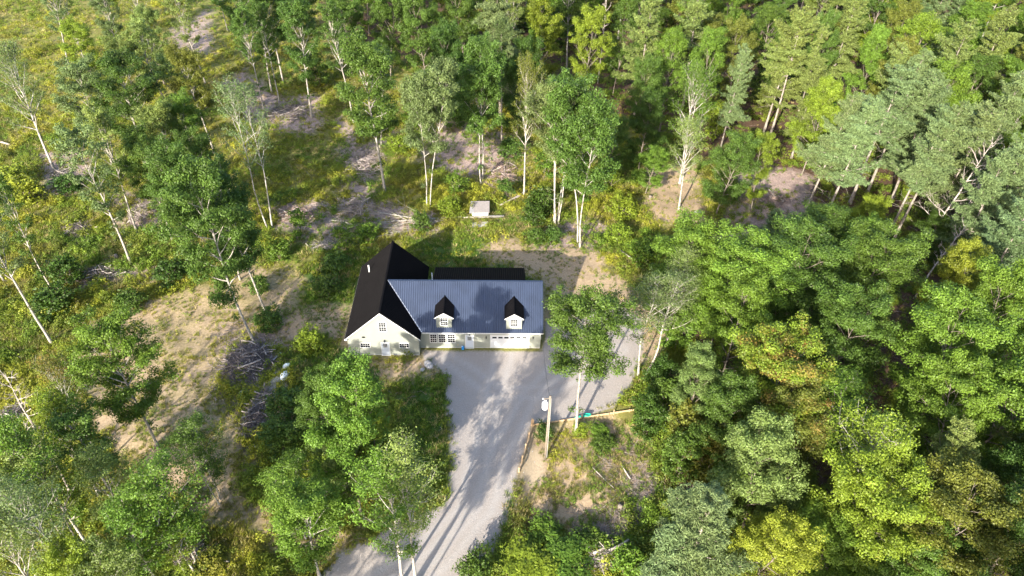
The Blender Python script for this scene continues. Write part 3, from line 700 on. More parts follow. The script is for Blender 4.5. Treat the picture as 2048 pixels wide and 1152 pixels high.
def limb(mb, p, d, L, r0, r, seg=5, gravity=0.0, wob=.12, sides=5, rend=.25):
    pts = [p.copy()]; d = d.normalized()
    for j in range(seg):
        d = (d+Vector((r.gauss(0, wob), r.gauss(0, wob), r.gauss(0, wob)+gravity))).normalized(); p = p+d*L/seg; pts.append(p.copy())
    mb.tube(pts, [r0*(1-(1-rend)*i/seg) for i in range(seg+1)], sides, False); return pts
def at(pts, t):
    x = t*(len(pts)-1); i = min(int(x), len(pts)-2); return pts[i].lerp(pts[i+1], x-i)
def broadleaf(H, R, base, seed, stems=1, n_limb=16, up=.5, shape=1.0, leaf=(.26, .17), per=80, crad=(.6, 1.05), sub=5, low=0, lean=.03, r0=None, fork=0.0, round_=.5):
    """H height, R crown radius, base = bare share of the trunk, up = steepness of the limbs"""
    r = random.Random(seed); mb = MB(); cl = []
    r0 = r0 or H*.0092
    for s in range(stems):
        a0 = 2*math.pi*s/stems+r.random(); off = 0 if stems == 1 else .35
        sp = 0 if stems == 1 else .09*R/4
        d = Vector((math.cos(a0)*sp+r.gauss(0, lean), math.sin(a0)*sp+r.gauss(0, lean), 1)).normalized()
        hh = H*(1 if s == 0 else r.uniform(.82, .98)); p0 = Vector((math.cos(a0)*off, math.sin(a0)*off, -.4))
        rr = r0*(1 if stems == 1 else .6)
        seg = 9; pts = [p0.copy()]; p = p0; dd = d
        for j in range(seg):
            dd = (dd+Vector((r.gauss(0, .035), r.gauss(0, .035), .06))).normalized(); p = p+dd*hh*.96/seg; pts.append(p.copy())
        mb.tube(pts, [rr*1.35]+[rr*(1-.86*(i/seg)**1.1) for i in range(1, seg+1)], 8, False)
        nl = n_limb if stems == 1 else max(7, int(n_limb*1.5/stems)); ga = r.random()*6.28
        for i in range(nl):
            t = base+(1-base)*((i+.3)/nl)**.95*.97; u = (t-base)/(1-base)
            env = R*(max(.05, math.sin(math.pi*min(1, (u*.86+.12))**shape))**round_)*r.uniform(.72, 1.12)
            if stems > 1: env *= .9
            az = ga+i*2.4+r.gauss(0, .3); el = up+u*.55+r.gauss(0, .1)
            st = at(pts, t*.97); dv = Vector((math.cos(az)*math.cos(el), math.sin(az)*math.cos(el), math.sin(el)))
            L = env/max(.35, math.cos(el))*.92; L = min(L, env*1.5)
            lp = limb(mb, st, dv, L, max(.03, rr*(.52-.34*u)), r, 5, .03, .1, 5, .22)
            for k in range(sub):
                t2 = .32+.68*(k+.6)/sub; q = at(lp, min(1, t2)); bd = (lp[-1]-lp[0]).normalized()
                side = bd.cross(Vector((0, 0, 1))).normalized()*(1 if k % 2 else -1)
                d2 = (bd*.55+side*r.uniform(.4, 1)+Vector((0, 0, r.uniform(-.1, .55)))).normalized(); l2 = L*.34*(1.15-t2*.6)+.3
                sp_ = limb(mb, q, d2, l2, max(.018, rr*.12), r, 2, .05, .15, 3, .3)
                cl.append((tuple(sp_[-1]), r.uniform(*crad)))
                if r.random() < .5: cl.append((tuple(at(sp_, .4)), r.uniform(*crad)*.75))
            cl.append((tuple(lp[-1]), r.uniform(*crad)))
        cl.append((tuple(pts[-1]), crad[1]*.8))
        for i in range(low):
            t = r.uniform(.15, base); q = at(pts, t); a = r.random()*6.28
            lp = limb(mb, q, Vector((math.cos(a), math.sin(a), .3)), r.uniform(.5, 1.1), .03, r, 2, 0, .1, 3); cl.append((tuple(lp[-1]), r.uniform(.35, .55)))
    tm = mb.mesh('trunk', True); cm = crown_mesh(cl, per, leaf[0], leaf[1], seed)
    return tm, cm, H, R
def pine(H, R, base, seed, dead=10, step=.95, nb=5, tuft=30, conic=.42, needles=(.36, .11), droop=0.0):
    r = random.Random(seed); g = np.random.default_rng(seed); mb = MB(); rr = H*.011
    pts = [Vector((0, 0, -.4))]; d = Vector((r.gauss(0, .02), r.gauss(0, .02), 1)); p = pts[0]
    for j in range(8): d = (d+Vector((r.gauss(0, .012), r.gauss(0, .012), .03))).normalized(); p = p+d*H/8; pts.append(p.copy())
    mb.tube(pts, [rr*1.3]+[rr*(1-.93*(i/8)**.85) for i in range(1, 9)], 8, False)
    C = []; az0 = r.random()*6.28; O = []; v = []; tn = []
    z = base*H
    while z < H*.985:
        u = (z-base*H)/(H*(1-base)); env = R*((1-u)**conic)*(.55+.45*min(1, u*5+.3)); k = max(3, nb-(1 if u > .8 else 0)); a0 = r.random()*6.28
        for i in range(k):
            if r.random() < .24: continue
            a = a0+i*6.283/k+r.gauss(0, .45); el = -.04-droop+.55*u+r.gauss(0, .2); L = max(.35, env*r.uniform(.4, 1.25)*(1+.28*math.cos(a-az0-u*5))); zz = min(H*.99, z+r.uniform(-.5, .5)*step); st = at(pts, zz/H)
            lp = limb(mb, st, Vector((math.cos(a)*math.cos(el), math.sin(a)*math.cos(el), math.sin(el))), L, max(.02, rr*.33*(1-u)+.015), r, 4, .07-droop*.3, .13, 4, .3)
            m = max(3, int(L/.34))
            for q_ in range(m):
                t = .1+.9*(q_+r.random()*.6)/m; q = at(lp, min(1, t)); bd = (lp[-1]-lp[0]).normalized(); sd = bd.cross(Vector((0, 0, 1))).normalized()
                wl = L*.34*(1.2-t)+.22
                for sg in (-1, 1):
                    n = int(tuft*(.6+wl)*.8); tt = g.random(n)
                    base_ = np.array(q)[None]+(np.array(sd)*sg*.8+np.array(bd)*.6)[None]*(wl*tt)[:, None]
                    base_ += g.normal(0, .10, 3)*np.array([1.4, 1.4, 1])+g.normal(0, .11, (n, 3))*np.array([1, 1, .8]); base_[:, 2] += .06-droop*.3*tt
                    C.append(base_); o = g.normal(0, .35, (n, 3)); o[:, 2] += 1.; o += np.array(bd)[None]*.25; O.append(o)
                    cv = g.normal(0, .12); v.append(np.clip(.5+cv+g.normal(0, .16, n), 0, 1)); tn.append(np.full(n, g.random()))
        z += step*r.uniform(.75, 1.25)*(1 if u < .8 else .6)
    for i in range(dead):
        z_ = r.uniform(.25, max(.3, base+.05))*H; a = r.random()*6.28
        lp = limb(mb, at(pts, min(.98, z_/H)), Vector((math.cos(a), math.sin(a), r.uniform(-.1, .25))), R*r.uniform(.2, .6), .035, r, 3, -.03, .14, 3, .25)
        if r.random() < .7: limb(mb, lp[2], (lp[2]-lp[0])+Vector((r.gauss(0, .6), r.gauss(0, .6), .2)), R*.25, .02, r, 2, 0, .1, 3, .3)
    V, F = leaf_arrays(np.concatenate(C), np.concatenate(O), needles[0], needles[1], g, .0)
    cm = mesh_np('crown', V, F); face_attr(cm, 'v', np.concatenate(v)); face_attr(cm, 'turn', np.concatenate(tn))
    return mb.mesh('trunk', True), cm, H, R
def snag(H, R, base, seed, n=22):
    r = random.Random(seed); mb = MB(); rr = H*.0125; pts = [Vector((0, 0, -.3))]; p = pts[0]; d = Vector((r.gauss(0, .04), r.gauss(0, .04), 1))
    for j in range(8): d = (d+Vector((r.gauss(0, .03), r.gauss(0, .03), .03))).normalized(); p = p+d*H/8; pts.append(p.copy())
    mb.tube(pts, [rr*1.2]+[rr*(1-.85*i/8) for i in range(1, 9)], 7)
    for i in range(n):
        t = base+(1-base)*i/n; a = r.random()*6.28; L = R*(1.15-t*.6)*r.uniform(.5, 1.1)
        lp = limb(mb, at(pts, t), Vector((math.cos(a), math.sin(a), .15+t*.8)), L, rr*.35, r, 5, .03, .16, 4, .2)
        for k in range(4):
            q = at(lp, r.uniform(.3, .95)); l2 = limb(mb, q, (lp[-1]-lp[0]).normalized()+Vector((r.gauss(0, .6), r.gauss(0, .6), r.gauss(.2, .3))), L*.4, rr*.14, r, 3, .02, .18, 3, .25)
            for kk in range(2): limb(mb, l2[2], (l2[-1]-l2[0]).normalized()+Vector((r.gauss(0, .7), r.gauss(0, .7), r.gauss(.1, .3))), L*.2, rr*.07, r, 2, 0, .1, 3, .4)
    return mb.mesh('trunk', True), None, H, R

PR = {
 # bare tall aspens
 'A0': broadleaf(22, 3.4, .44, 11, 1, 22, .75, 1.1, (.25, .155), 98, (.5, .85), 5, 5),
 'A1': broadleaf(23, 3.8, .50, 12, 1, 22, .8, 1.0, (.25, .155), 98, (.5, .9), 5, 4),
 'A2': broadleaf(20, 3.0, .38, 13, 1, 21, .7, 1.2, (.25, .155), 92, (.5, .8), 4, 7),
 # stems in a clump
 'B0': broadleaf(22, 4.6, .50, 21, 4, 32, .7, 1.0, (.23, .145), 125, (.65, 1.05), 5, 3),
 'B1': broadleaf(20, 4.0, .46, 22, 2, 27, .65, 1.0, (.23, .145), 125, (.6, 1.0), 6, 2),
 # airy birches with twigs showing
 'C0': broadleaf(20, 3.6, .38, 31, 1, 26, .8, .9, (.18, .11), 40, (.55, .9), 6, 2),
 'C1': broadleaf(21, 3.4, .45, 32, 2, 22, .85, 1.0, (.18, .11), 34, (.55, .9), 6, 3),
 'C2': broadleaf(17, 3.0, .30, 33, 1, 24, .75, 1.0, (.20, .12), 62, (.45, .85), 6, 3),
 'C3': broadleaf(18, 3.3, .34, 34, 2, 24, .8, 1.0, (.20, .12), 58, (.5, .9), 5, 3),
 # oaks of the clearing, bare below
 'D0': broadleaf(20, 4.6, .38, 41, 1, 25, .45, 1.0, (.23, .145), 135, (.7, 1.15), 6, 2),
 'D1': broadleaf(19, 4.4, .34, 42, 1, 26, .4, .9, (.23, .145), 135, (.65, 1.1), 6, 3),
 'D2': broadleaf(21, 4.0, .42, 43, 1, 25, .55, 1.1, (.225, .145), 130, (.6, 1.05), 6, 4),
 'D3': broadleaf(21, 4.5, .55, 46, 1, 26, .4, .9, (.225, .145), 130, (.65, 1.05), 6, 5),
 # full crowned maples of the wood
 'E0': broadleaf(19, 5.6, .18, 51, 1, 28, .35, .75, (.235, .15), 140, (.7, 1.2), 7, 0, round_=.42),
 'E1': broadleaf(18, 5.0, .15, 52, 1, 26, .4, .8, (.23, .15), 135, (.65, 1.15), 7, 0, round_=.45),
 'E2': broadleaf(20, 4.4, .14, 53, 1, 26, .55, .95, (.225, .145), 130, (.6, 1.05), 6, 0),
 # white pines
 'F0': pine(25, 4.8, .46, 61, 18),
 'F1': pine(24, 4.4, .54, 62, 22, conic=.36),
 'F2': pine(21, 4.8, .30, 63, 10, conic=.48),
 'G0': pine(12, 3.4, .05, 64, 0, .62, 6, 16, .62),
 'H0': pine(24, 5.6, .22, 65, 0, .8, 7, 20, .5, (.42, .12), .42),
 'S0': snag(13, 3.2, .3, 71), 'S1': snag(17, 2.6, .45, 72, 26),
 # saplings and bushes
 'T0': broadleaf(5, 1.5, .12, 81, 2, 10, .7, 1.0, (.30, .19), 40, (.4, .65), 3, 0, r0=.05),
 'T1': broadleaf(3, 1.5, .04, 82, 5, 14, .5, .9, (.28, .18), 34, (.35, .6), 3, 0, r0=.035),
 'T2': broadleaf(9, 2.3, .12, 83, 2, 16, .65, .9, (.30, .2), 52, (.45, .75), 4, 0, r0=.09),
}
WARM = {'A': ('aspen_tree', 'tree'), 'B': ('aspen_clump', 'tree'), 'C': ('birch_tree', 'tree'), 'D': ('oak_tree', 'tree'), 'E': ('maple_tree', 'tree'),
        'F': ('pine_tree', 'pine tree'), 'G': ('young_pine', 'pine tree'), 'H': ('hemlock_tree', 'conifer'), 'S': ('dead_tree', 'dead tree'), 'T': ('sapling', 'sapling')}
BARK = {'A': M_bark_pale, 'B': M_bark_white, 'C': M_bark_white, 'D': M_bark_pale, 'E': M_bark_brown, 'F': M_bark_pine, 'G': M_bark_brown, 'H': M_bark_brown, 'S': M_bark_dead, 'T': M_bark_brown}
for k, (tm, cm, *_r) in PR.items():
    tm.materials.append(BARK[k[0]])
    if cm: cm.materials.append(M_needle if k[0] in 'FGH' else M_leaf)
PAL = {'DK': (.042, .080, .012), 'MD': (.064, .110, .017), 'BR': (.093, .158, .019), 'YG': (.140, .190, .018), 'PL': (.135, .180, .044), 'GY': (.105, .146, .050),
       'OL': (.108, .125, .020), 'YL': (.165, .195, .020), 'BP': (.115, .158, .058), 'PY': (.130, .168, .042), 'DP': (.075, .115, .035), 'RD': (.13, .075, .025)}
TREES = []
cr = random.Random(99)
def tree(k, mode, px, py, h, r, col, turn, label, lean=None, group=None, world=False, name=None):
    tm, cm, H, Rr = PR[k]
    if world: x, y = px, py
    elif mode == 'b': x, y = P(px, py)
    else: x, y = P(px, py, h*.66)
    z = gzf(x, y); sz = h/H; sx = r/Rr
    nm, cat = WARM[k[0]]
    if k == 'T1': nm, cat = 'bush', 'bush'
    if name: nm = name
    o = thing(nm, label, cat, (x, y, z), cr.random()*6.28, group)
    if lean is None: lean = (cr.gauss(0, .015), cr.gauss(0, .015))
    # lean: tilt of the whole tree in world x and y, applied before the turn about its own axis
    o.rotation_euler = (Matrix.Rotation(lean[0], 4, 'Y') @ Matrix.Rotation(-lean[1], 4, 'X') @ Matrix.Rotation(cr.random()*6.28, 4, 'Z')).to_euler()
    sxy = sx*.6+sz*.4 if k[0] in 'ABCF' else sx
    o.scale = (sx, sx, sz)
    link('trunk', tm, None, o)
    if cm:
        c = link('crown', cm, None, o); b = PAL[col]; j = cr.gauss(0, .06); j2 = cr.gauss(0, .04)
        c.color = (b[0]*(1+j+j2), b[1]*(1+j), b[2]*(1+j-j2), 1.0-turn if turn else 2.0)
    TREES.append((x, y, r)); return o
L_ = tree
# --- the clearing on the left
L_('C0', 'b', 108, 338, 23, 4.6, 'GY', 0, 'tall pale sparse tree rising from a ring of cut wood near the left border', (-.03, 0))
L_('A1', 'b', 103, 685, 24, 3.4, 'GY', 0, 'leaning grey-white trunk in dark weeds with its crown beyond the left border', (-.12, .04))
L_('A2', 'b', 100, 570, 18, 2.2, 'MD', 0, 'slender leafy-stemmed tree just above the cut log at the left border', (-.05, 0))
L_('A2', 'b', 262, 528, 23, 3.2, 'GY', 0, 'slender tree rooted at the right end of the low grey brush heap in the clearing', (-.05, .02))
L_('A0', 'b', 272, 460, 21, 2.8, 'PL', 0, 'thin tree just left of the brown stick patch in the left clearing', (-.05, 0))
L_('A0', 'b', 137, 130, 19, 3.0, 'GY', 0, 'left one of two thin bare-stemmed trees in the upper left corner')
L_('A1', 'b', 166, 112, 18, 2.6, 'PL', 0, 'right one of two thin bare-stemmed trees in the upper left corner')
L_('A0', 'b', 412, 170, 21, 3.0, 'PL', 0, 'pale thin tree beside the curved log in the upper clearing')
L_('A1', 'b', 528, 218, 21, 3.2, 'MD', 0, 'thin tree at the left end of the purplish mat of branches', (-.03, 0))
L_('A2', 'b', 543, 182, 20, 3.0, 'MD', 0, 'slim tree just behind the left end of the purplish mat')
L_('D2', 'b', 566, 160, 21, 4.2, 'DK', 0, 'dark oak with a straight bare trunk behind the purplish mat')
L_('A0', 'b', 558, 198, 20, 2.6, 'DK', 0, 'dark slim tree standing in the middle of the purplish mat')
L_('D2', 'b', 624, 238, 23, 3.8, 'MD', 0, 'oak on a thin trunk at the right end of the purplish mat')
L_('A1', 'b', 708, 245, 23, 3.4, 'MD', 0, 'thin trunk at the upper end of the long slash strip', (-.03, 0))
L_('D0', 'b', 612, 120, 21, 4.6, 'DK', 0, 'broad dark oak behind the others at the top of the clearing')
L_('D1', 'b', 500, 128, 20, 4.0, 'MD', 0, 'mid green oak behind the two slim trees at the top of the clearing')
L_('D2', 'b', 770, 385, 26, 5.2, 'MD', 0, 'large deep green oak on a single pale trunk right of the slash strip', (-.01, 0))
L_('A0', 'b', 762, 290, 20, 2.6, 'MD', 0, 'small trunk close behind the large deep green oak', (.02, 0))
L_('B1', 'b', 856, 415, 26, 4.0, 'GY', 0, 'grey-green tree with several upright white stems above the felled tops', (0, 0))
L_('B1', 'b', 965, 368, 25, 4.2, 'MD', 0, 'green tree with two white stems beside the torn pale stump', (0, 0))
L_('C0', 'b', 1048, 388, 25, 3.2, 'OL', 0, 'thin tree with open olive crown where the slanting bleached log ends', (.01, 0))
L_('B0', 'b', 1112, 447, 25, 4.8, 'GY', 0, 'clump of many white stems behind the back yard, left of the forked tree', (0, 0))
L_('B1', 'b', 1160, 490, 27, 5.2, 'MD', 0, 'tall forked white-stemmed tree at the edge of the back yard sand', (0, 0))
L_('F1', 'b', 1003, 290, 24, 3.0, 'DP', 0, 'dark conifer on a stout reddish trunk behind the white-stemmed trees')
L_('C1', 'b', 540, 455, 25, 3.8, 'GY', 0, 'pale sparse birch with a long white trunk in the middle of the clearing', (-.03, .02))
L_('D0', 'b', 508, 682, 25, 4.8, 'MD', 0, 'leafy oak on a strongly leaning trunk at the big round brush heap', (-.13, .0))
L_('D1', 'b', 530, 618, 23, 4.0, 'DK', 0, 'dark oak leaning over the bare sandy track left of the house', (-.10, .0))
L_('D1', 'b', 394, 530, 19, 4.2, 'MD', 0, 'oak on a short visible trunk above the bare curved track')
L_('D2', 'b', 430, 310, 20, 3.6, 'OL', 0, 'olive tree with thin trunk left of the pale sparse birch', (-.03, 0))
L_('D0', 'b', 300, 345, 20, 5.2, 'DK', 0, 'broad dark oak in the middle of the left clearing')
L_('D1', 'b', 225, 330, 19, 4.4, 'GY', 0, 'grey-green oak next to the broad dark one in the left clearing', (-.02, 0))
L_('A0', 'b', 345, 235, 20, 3.4, 'PL', 0, 'pale green tree above the broad dark oak')
L_('E2', 'b', 330, 175, 17, 3.4, 'PL', .25, 'pale yellowish tree in the upper left clearing, tinged with brown')
L_('D2', 'b', 250, 150, 20, 3.0, 'GY', 0, 'loose grey-green tree left of the yellowish one in the upper clearing')
#, 0, 'dark tree by the left border above the pale cut log')
L_('D1', 'b', 440, 470, 17, 3.4, 'MD', 0, 'bushy oak between the stick patch and the long white birch trunk')
L_('D2', 'b', 370, 420, 19, 3.6, 'PL', 0, 'lighter oak behind the bushy one by the brown stick patch')
#, 0, 'yellow-green tree in the very upper left corner')
L_('D0', 'b', 455, 60, 20, 3.8, 'MD', 0, 'green tree at the top border above the curved log')
L_('A0', 'b', 8, 560, 17, 2.4, 'GY', 0, 'thin grey stem crossing the left border above the leaning trunk')
# --- left foreground
L_('D1', 'b', 316, 895, 19, 4.3, 'BR', 0, 'large fresh green oak standing alone in the bare ground at left', (-.03, .02))
L_('C0', 'b', 190, 900, 15, 2.6, 'OL', .5, 'thin tree with orange-brown leaves between weeds and bare ground')
L_('S0', 'b', 70, 860, 11, 2.8, 'OL', 0, 'bleached leafless tree with spreading branches near the left border')
L_('S1', 'b', 140, 985, 12, 2.2, 'OL', 0, 'thin dead tree among leafy crowns in the lower left')
L_('A2', 'b', 250, 1010, 16, 2.8, 'MD', 0, 'thin dark-stemmed leafy tree below the lone fresh green oak', (-.04, 0))
L_('C2', 'c', 130, 870, 16, 3.0, 'YG', 0, 'yellow-green tree behind the dead one in the lower left')
L_('C3', 'c', 60, 950, 17, 3.2, 'PL', 0, 'light green tree at the left border in the lower corner')
L_('C2', 'b', 185, 1100, 19, 3.0, 'BR', 0, 'tree with a long slanting grey trunk in the lower left', (-.12, .05))
L_('C1', 'c', 95, 1040, 19, 3.8, 'GY', 0, 'airy grey birch full of fine twigs in the lower left corner')
L_('C3', 'c', 335, 1020, 16, 3.8, 'BR', 0, 'bright green tree above the reddish brush heap at the bottom')
L_('C2', 'c', 270, 1085, 13, 2.8, 'BR', 0, 'low green tree left of the reddish brush heap at the bottom')
L_('C0', 'c', 30, 1120, 17, 3.0, 'PL', 0, 'pale airy tree in the very lower left corner')
L_('E1', 'c', 150, 1140, 12, 2.8, 'YG', 0, 'yellowish low tree at the bottom border in the lower left')
L_('C3', 'c', 400, 905, 13, 2.8, 'MD', 0, 'dark leafy tree right of the lone fresh green oak')
L_('T2', 'b', 578, 915, 6, 2.3, 'MD', 0, 'dense dark bush right of the narrow windrow')
L_('T2', 'b', 585, 860, 6, 2.3, 'DK', 0, 'dense dark bush just below the grey pad')
L_('E1', 'b', 722, 1030, 19, 4.3, 'BR', .0, 'large light green tree in front of the left gabled wing', (.0, .05))
L_('D2', 'b', 640, 1155, 14.5, 3.6, 'BR', 0, 'bright green tree on forked white trunks at the left of the gravel road', (-.03, 0))
L_('C2', 'b', 806, 1160, 18.5, 3.4, 'BR', 0, 'pale birch with slanting white trunk, left of the pair at the road bend', (-.02, .03))
L_('C0', 'b', 832, 1168, 20, 3.7, 'PL', 0, 'pale birch with straight white trunk, right of the pair at the road bend', (0, .03))
L_('E2', 'c', 735, 900, 12, 2.4, 'YG', 0, 'yellow-green tree behind the birch pair, beside the gravel')
L_('E2', 'c', 680, 930, 12, 2.6, 'PL', 0, 'pale green small tree between the large light green tree and the birch pair')
# --- right of the house and the lower right
L_('D3', 'b', 1152, 862, 20.5, 4.6, 'MD', 0, 'single oak with pale trunk at the retaining boards, crown over the right house corner', (.0, .0))
L_('C1', 'b', 1283, 748, 17, 4.4, 'GY', 0, 'sparse silvery tree with branches spreading right, at the gravel edge', (.10, .06))
L_('C0', 'b', 1330, 700, 16, 3.4, 'PL', 0, 'thin silvery tree behind the sparse spreading one')
L_('E1', 'c', 1370, 545, 17, 5.0, 'BR', 0, 'bright green maple at the edge of the wood right of the back yard')
L_('E0', 'c', 1455, 560, 19, 5.8, 'BR', .12, 'large bright green maple with a few yellowing clumps, left of the broad dark oak')
L_('E0', 'c', 1610, 540, 19, 6.0, 'MD', 0, 'broad deep green oak crown, left one of the two over the middle right')
L_('E0', 'c', 1722, 548, 19, 5.4, 'MD', 0, 'broad deep green oak crown, right one of the two over the middle right')
L_('E0', 'c', 1690, 655, 18, 4.8, 'MD', .06, 'deep green oak crown lowest of the dark group over the middle right')
L_('E0', 'c', 1545, 750, 19, 5.4, 'YG', .5, 'orange-tinged maple turning colour in the middle of the right wood')
L_('E1', 'c', 1470, 830, 15, 3.8, 'MD', .15, 'green maple below left of the orange-tinged one')
L_('E1', 'c', 1595, 840, 15, 3.8, 'OL', .35, 'olive maple with rusty leaves below the orange-tinged one')
L_('E0', 'c', 1915, 700, 20, 5.8, 'BR', 0, 'large bright green maple near the right border, upper of the bright group')
L_('E0', 'c', 1925, 830, 18, 4.4, 'BR', 0, 'bright green maple in the middle of the bright group near the right border')
L_('E0', 'c', 2010, 800, 19, 5.6, 'BR', 0, 'bright green maple touching the right border, lower of the bright group')
L_('E1', 'c', 2020, 650, 19, 4.8, 'BR', 0, 'bright green maple touching the right border, upper of the bright group')
L_('E1', 'c', 1920, 565, 17, 3.8, 'YL', .1, 'golden olive tree above the bright maples near the right border')
L_('E1', 'c', 1530, 935, 17, 4.3, 'PL', 0, 'pale lime maple with distinct leaf clusters in the lower right wood')
L_('E2', 'c', 1388, 770, 15, 2.6, 'PL', 0, 'narrow pale lime tree right of the gravel yard')
L_('C0', 'c', 1740, 925, 19, 4.8, 'YG', .1, 'airy yellow-green birch with pale limbs in the lower right wood')
L_('E0', 'c', 1730, 990, 18, 5.0, 'YG', .15, 'wide yellow-green tree above two leaning pale trunks in the lower right')
L_('F2', 'c', 1880, 930, 17, 3.6, 'PY', 0, 'soft yellow-green pine between the bright maples and the dark oak at the lower right')
L_('E0', 'c', 1930, 1040, 17, 5.0, 'OL', .1, 'dark olive oak in the lower right corner region')
L_('E0', 'c', 2030, 1090, 16, 4.6, 'DK', .0, 'very dark oak in the very lower right corner')
L_('E1', 'c', 2040, 950, 17, 4.2, 'DK', .0, 'dark oak at the right border below the bright maples')
L_('F2', 'c', 1395, 1060, 17, 4.6, 'BP', 0, 'blue-green pine at the bottom right of the brown chip strip')
L_('G0', 'c', 1330, 1110, 12, 3.4, 'BP', 0, 'lower blue-green pine left of the bigger one at the bottom border')
L_('E1', 'c', 1530, 1090, 12, 3.6, 'YL', 0, 'yellow-green low tree at the bottom border right of the blue-green pines')
L_('E1', 'c', 1670, 1110, 10, 4.0, 'BR', .0, 'bright green low tree at the bottom border below the leaning pale trunks')
L_('E1', 'c', 1790, 1120, 11, 4.0, 'MD', .0, 'green low tree at the bottom border left of the dark olive oak')
L_('S1', 'b', 1598, 1098, 12, 1.5, 'OL', 0, 'left one of two leaning pale trunks in the lower right wood', (.30, .18))
L_('S1', 'b', 1612, 1112, 13, 1.4, 'OL', 0, 'right one of two leaning pale trunks in the lower right wood', (.34, .18))
L_('T2', 'b', 1290, 872, 7, 2.0, 'DK', 0, 'dark green shrubby tree beside the end of the retaining boards')
L_('T2', 'b', 1325, 840, 7, 2.2, 'MD', 0, 'green shrubby tree right of the gravel yard corner')
L_('T2', 'b', 1318, 790, 6, 2.0, 'DK', 0, 'dark bush at the right gravel edge under the silvery trees')
L_('T2', 'b', 1365, 890, 8, 2.3, 'OL', .2, 'olive shrubby tree with some brown, right of the dark shrubby one')
L_('T2', 'b', 1350, 960, 8, 2.2, 'MD', .1, 'green shrubby tree at the right rim of the sandy slope')
L_('T2', 'b', 1400, 960, 9, 2.6, 'OL', .3, 'rusty olive shrubby tree between the slope and the pale lime maple')
L_('T2', 'b', 1440, 1040, 8, 2.6, 'MD', 0, 'green shrubby tree above the blue-green pines')
L_('T2', 'b', 1345, 700, 8, 2.6, 'BR', 0, 'bright bush right of the silvery trees')
L_('S1', 'b', 1810, 810, 13, 1.1, 'OL', 0, 'pale leaning bare trunk beside the bright maples over the brown gap', (.22, .10))
# --- the pines and dead pines of the upper right
for a in (
 ('F1', 'b', 1540, 272, 25, 4.6, 'PY', 'tall pine with a long bare whitish trunk, upper middle of the right wood', (.03, 0)),
 ('F1', 'b', 1585, 262, 22, 3.1, 'PY', 'thin pine close right of the long bare whitish trunk', (.03, 0)),
 ('F0', 'b', 1598, 455, 24, 4.6, 'BP', 'pale blue pine, leftmost trunk of the pine row above the deep green oaks', (.05, 0)),
 ('F0', 'b', 1635, 472, 25, 5.4, 'BP', 'pale blue pine, second trunk of the row above the deep green oaks', (.04, .0)),
 ('F1', 'b', 1700, 405, 25, 5.4, 'BP', 'pale blue pine standing behind the second trunk of the pine row', (.03, .0)),
 ('F0', 'b', 1735, 385, 26, 4.9, 'BP', 'pale blue pine with twin-looking bare trunk in the middle of the pines', (.03, 0)),
 ('F1', 'b', 1768, 490, 24, 4.6, 'BP', 'blue pine in front of the dead branchy trunks, left one', (.04, 0)),
 ('F0', 'b', 1778, 498, 25, 4.9, 'BP', 'blue pine in front of the dead branchy trunks, right one', (.05, 0)),
 ('F2', 'c', 1850, 235, 24, 5.6, 'BP', 'blue-green pine behind the dead branchy trunks', None),
 ('F2', 'c', 1930, 300, 24, 6.1, 'BP', 'large blue-green pine near the right border, above the middle', None),
 ('F2', 'c', 2010, 240, 24, 6.1, 'BP', 'blue-green pine touching the right border in the upper quarter', None),
 ('F2', 'c', 2015, 370, 24, 5.9, 'BP', 'blue-green pine touching the right border above the dark gap', None),
 ('F2', 'c', 2020, 480, 22, 5.6, 'BP', 'green pine at the right border beside the dark gap', None),
 ('F2', 'c', 1975, 400, 23, 5.1, 'BP', 'blue-green pine just above the bleached branchy dead trunks', None),
 ('F2', 'c', 1775, 180, 25, 5.4, 'PY', 'yellow-green pine left of the blue-green ones in the upper right', None),
 ('F2', 'c', 1900, 130, 26, 5.9, 'PY', 'yellow-green pine high in the right wood', None),
 ('F2', 'c', 1990, 110, 26, 5.9, 'PY', 'yellow-green pine in the upper right corner region', None),
 ('F2', 'c', 1395, 50, 27, 6.1, 'PY', 'large light pine at the top border above the birchy green tree', None),
 ('F2', 'c', 1290, 70, 26, 5.6, 'PY', 'light pine left of the large one at the top border', None),
 ('F2', 'c', 1570, 100, 26, 5.6, 'PY', 'bushy light pine at the head of the long bare whitish trunk', None),
 ('F2', 'c', 1470, 165, 21, 3.8, 'BP', 'small blue-green pine between the birchy tree and the long bare trunk', None),
 ('F2', 'c', 1690, 60, 26, 5.4, 'PY', 'light pine left of the reddish open patch near the top', None),
 ('H0', 'b', 1000, 235, 27, 7.0, 'BP', 'big grey-green conifer with drooping fronds at the top centre', (0, 0)),
 ('F2', 'c', 1545, 455, 9, 2.8, 'BP', 'small blue-green pine in front of the pine row', None),
 ): L_(a[0], a[1], a[2], a[3], a[4], a[5], a[6], 0, a[7], a[8])
L_('S0', 'b', 1822, 528, 22, 4.4, 'OL', 0, 'bleached dead pine bristling with bare branches, left of the pair by the dark gap', (.10, 0))
L_('S0', 'b', 1862, 520, 20, 4.2, 'OL', 0, 'bleached dead pine bristling with bare branches, right of the pair by the dark gap', (.08, 0))
L_('S1', 'b', 1828, 600, 13, 2.2, 'OL', 0, 'leaning dead trunk in the dark gap below the branchy dead pair', (.20, .04))
L_('S1', 'b', 1960, 520, 11, 2.0, 'OL', 0, 'broken pale snag at the right of the dark gap', (.05, 0))
L_('S1', 'b', 1800, 90, 18, 1.8, 'OL', 0, 'pale curved dead trunk near the top above the yellow-green pine', (.05, 0))
L_('S1', 'b', 1955, 60, 16, 1.6, 'OL', 0, 'white dead trunk at the top border in the upper right', (.05, 0))
L_('S1', 'b', 1195, 168, 25, 1.9, 'OL', 0, 'tall white birch trunk at the top border right of the drooping conifer', (0, 0))
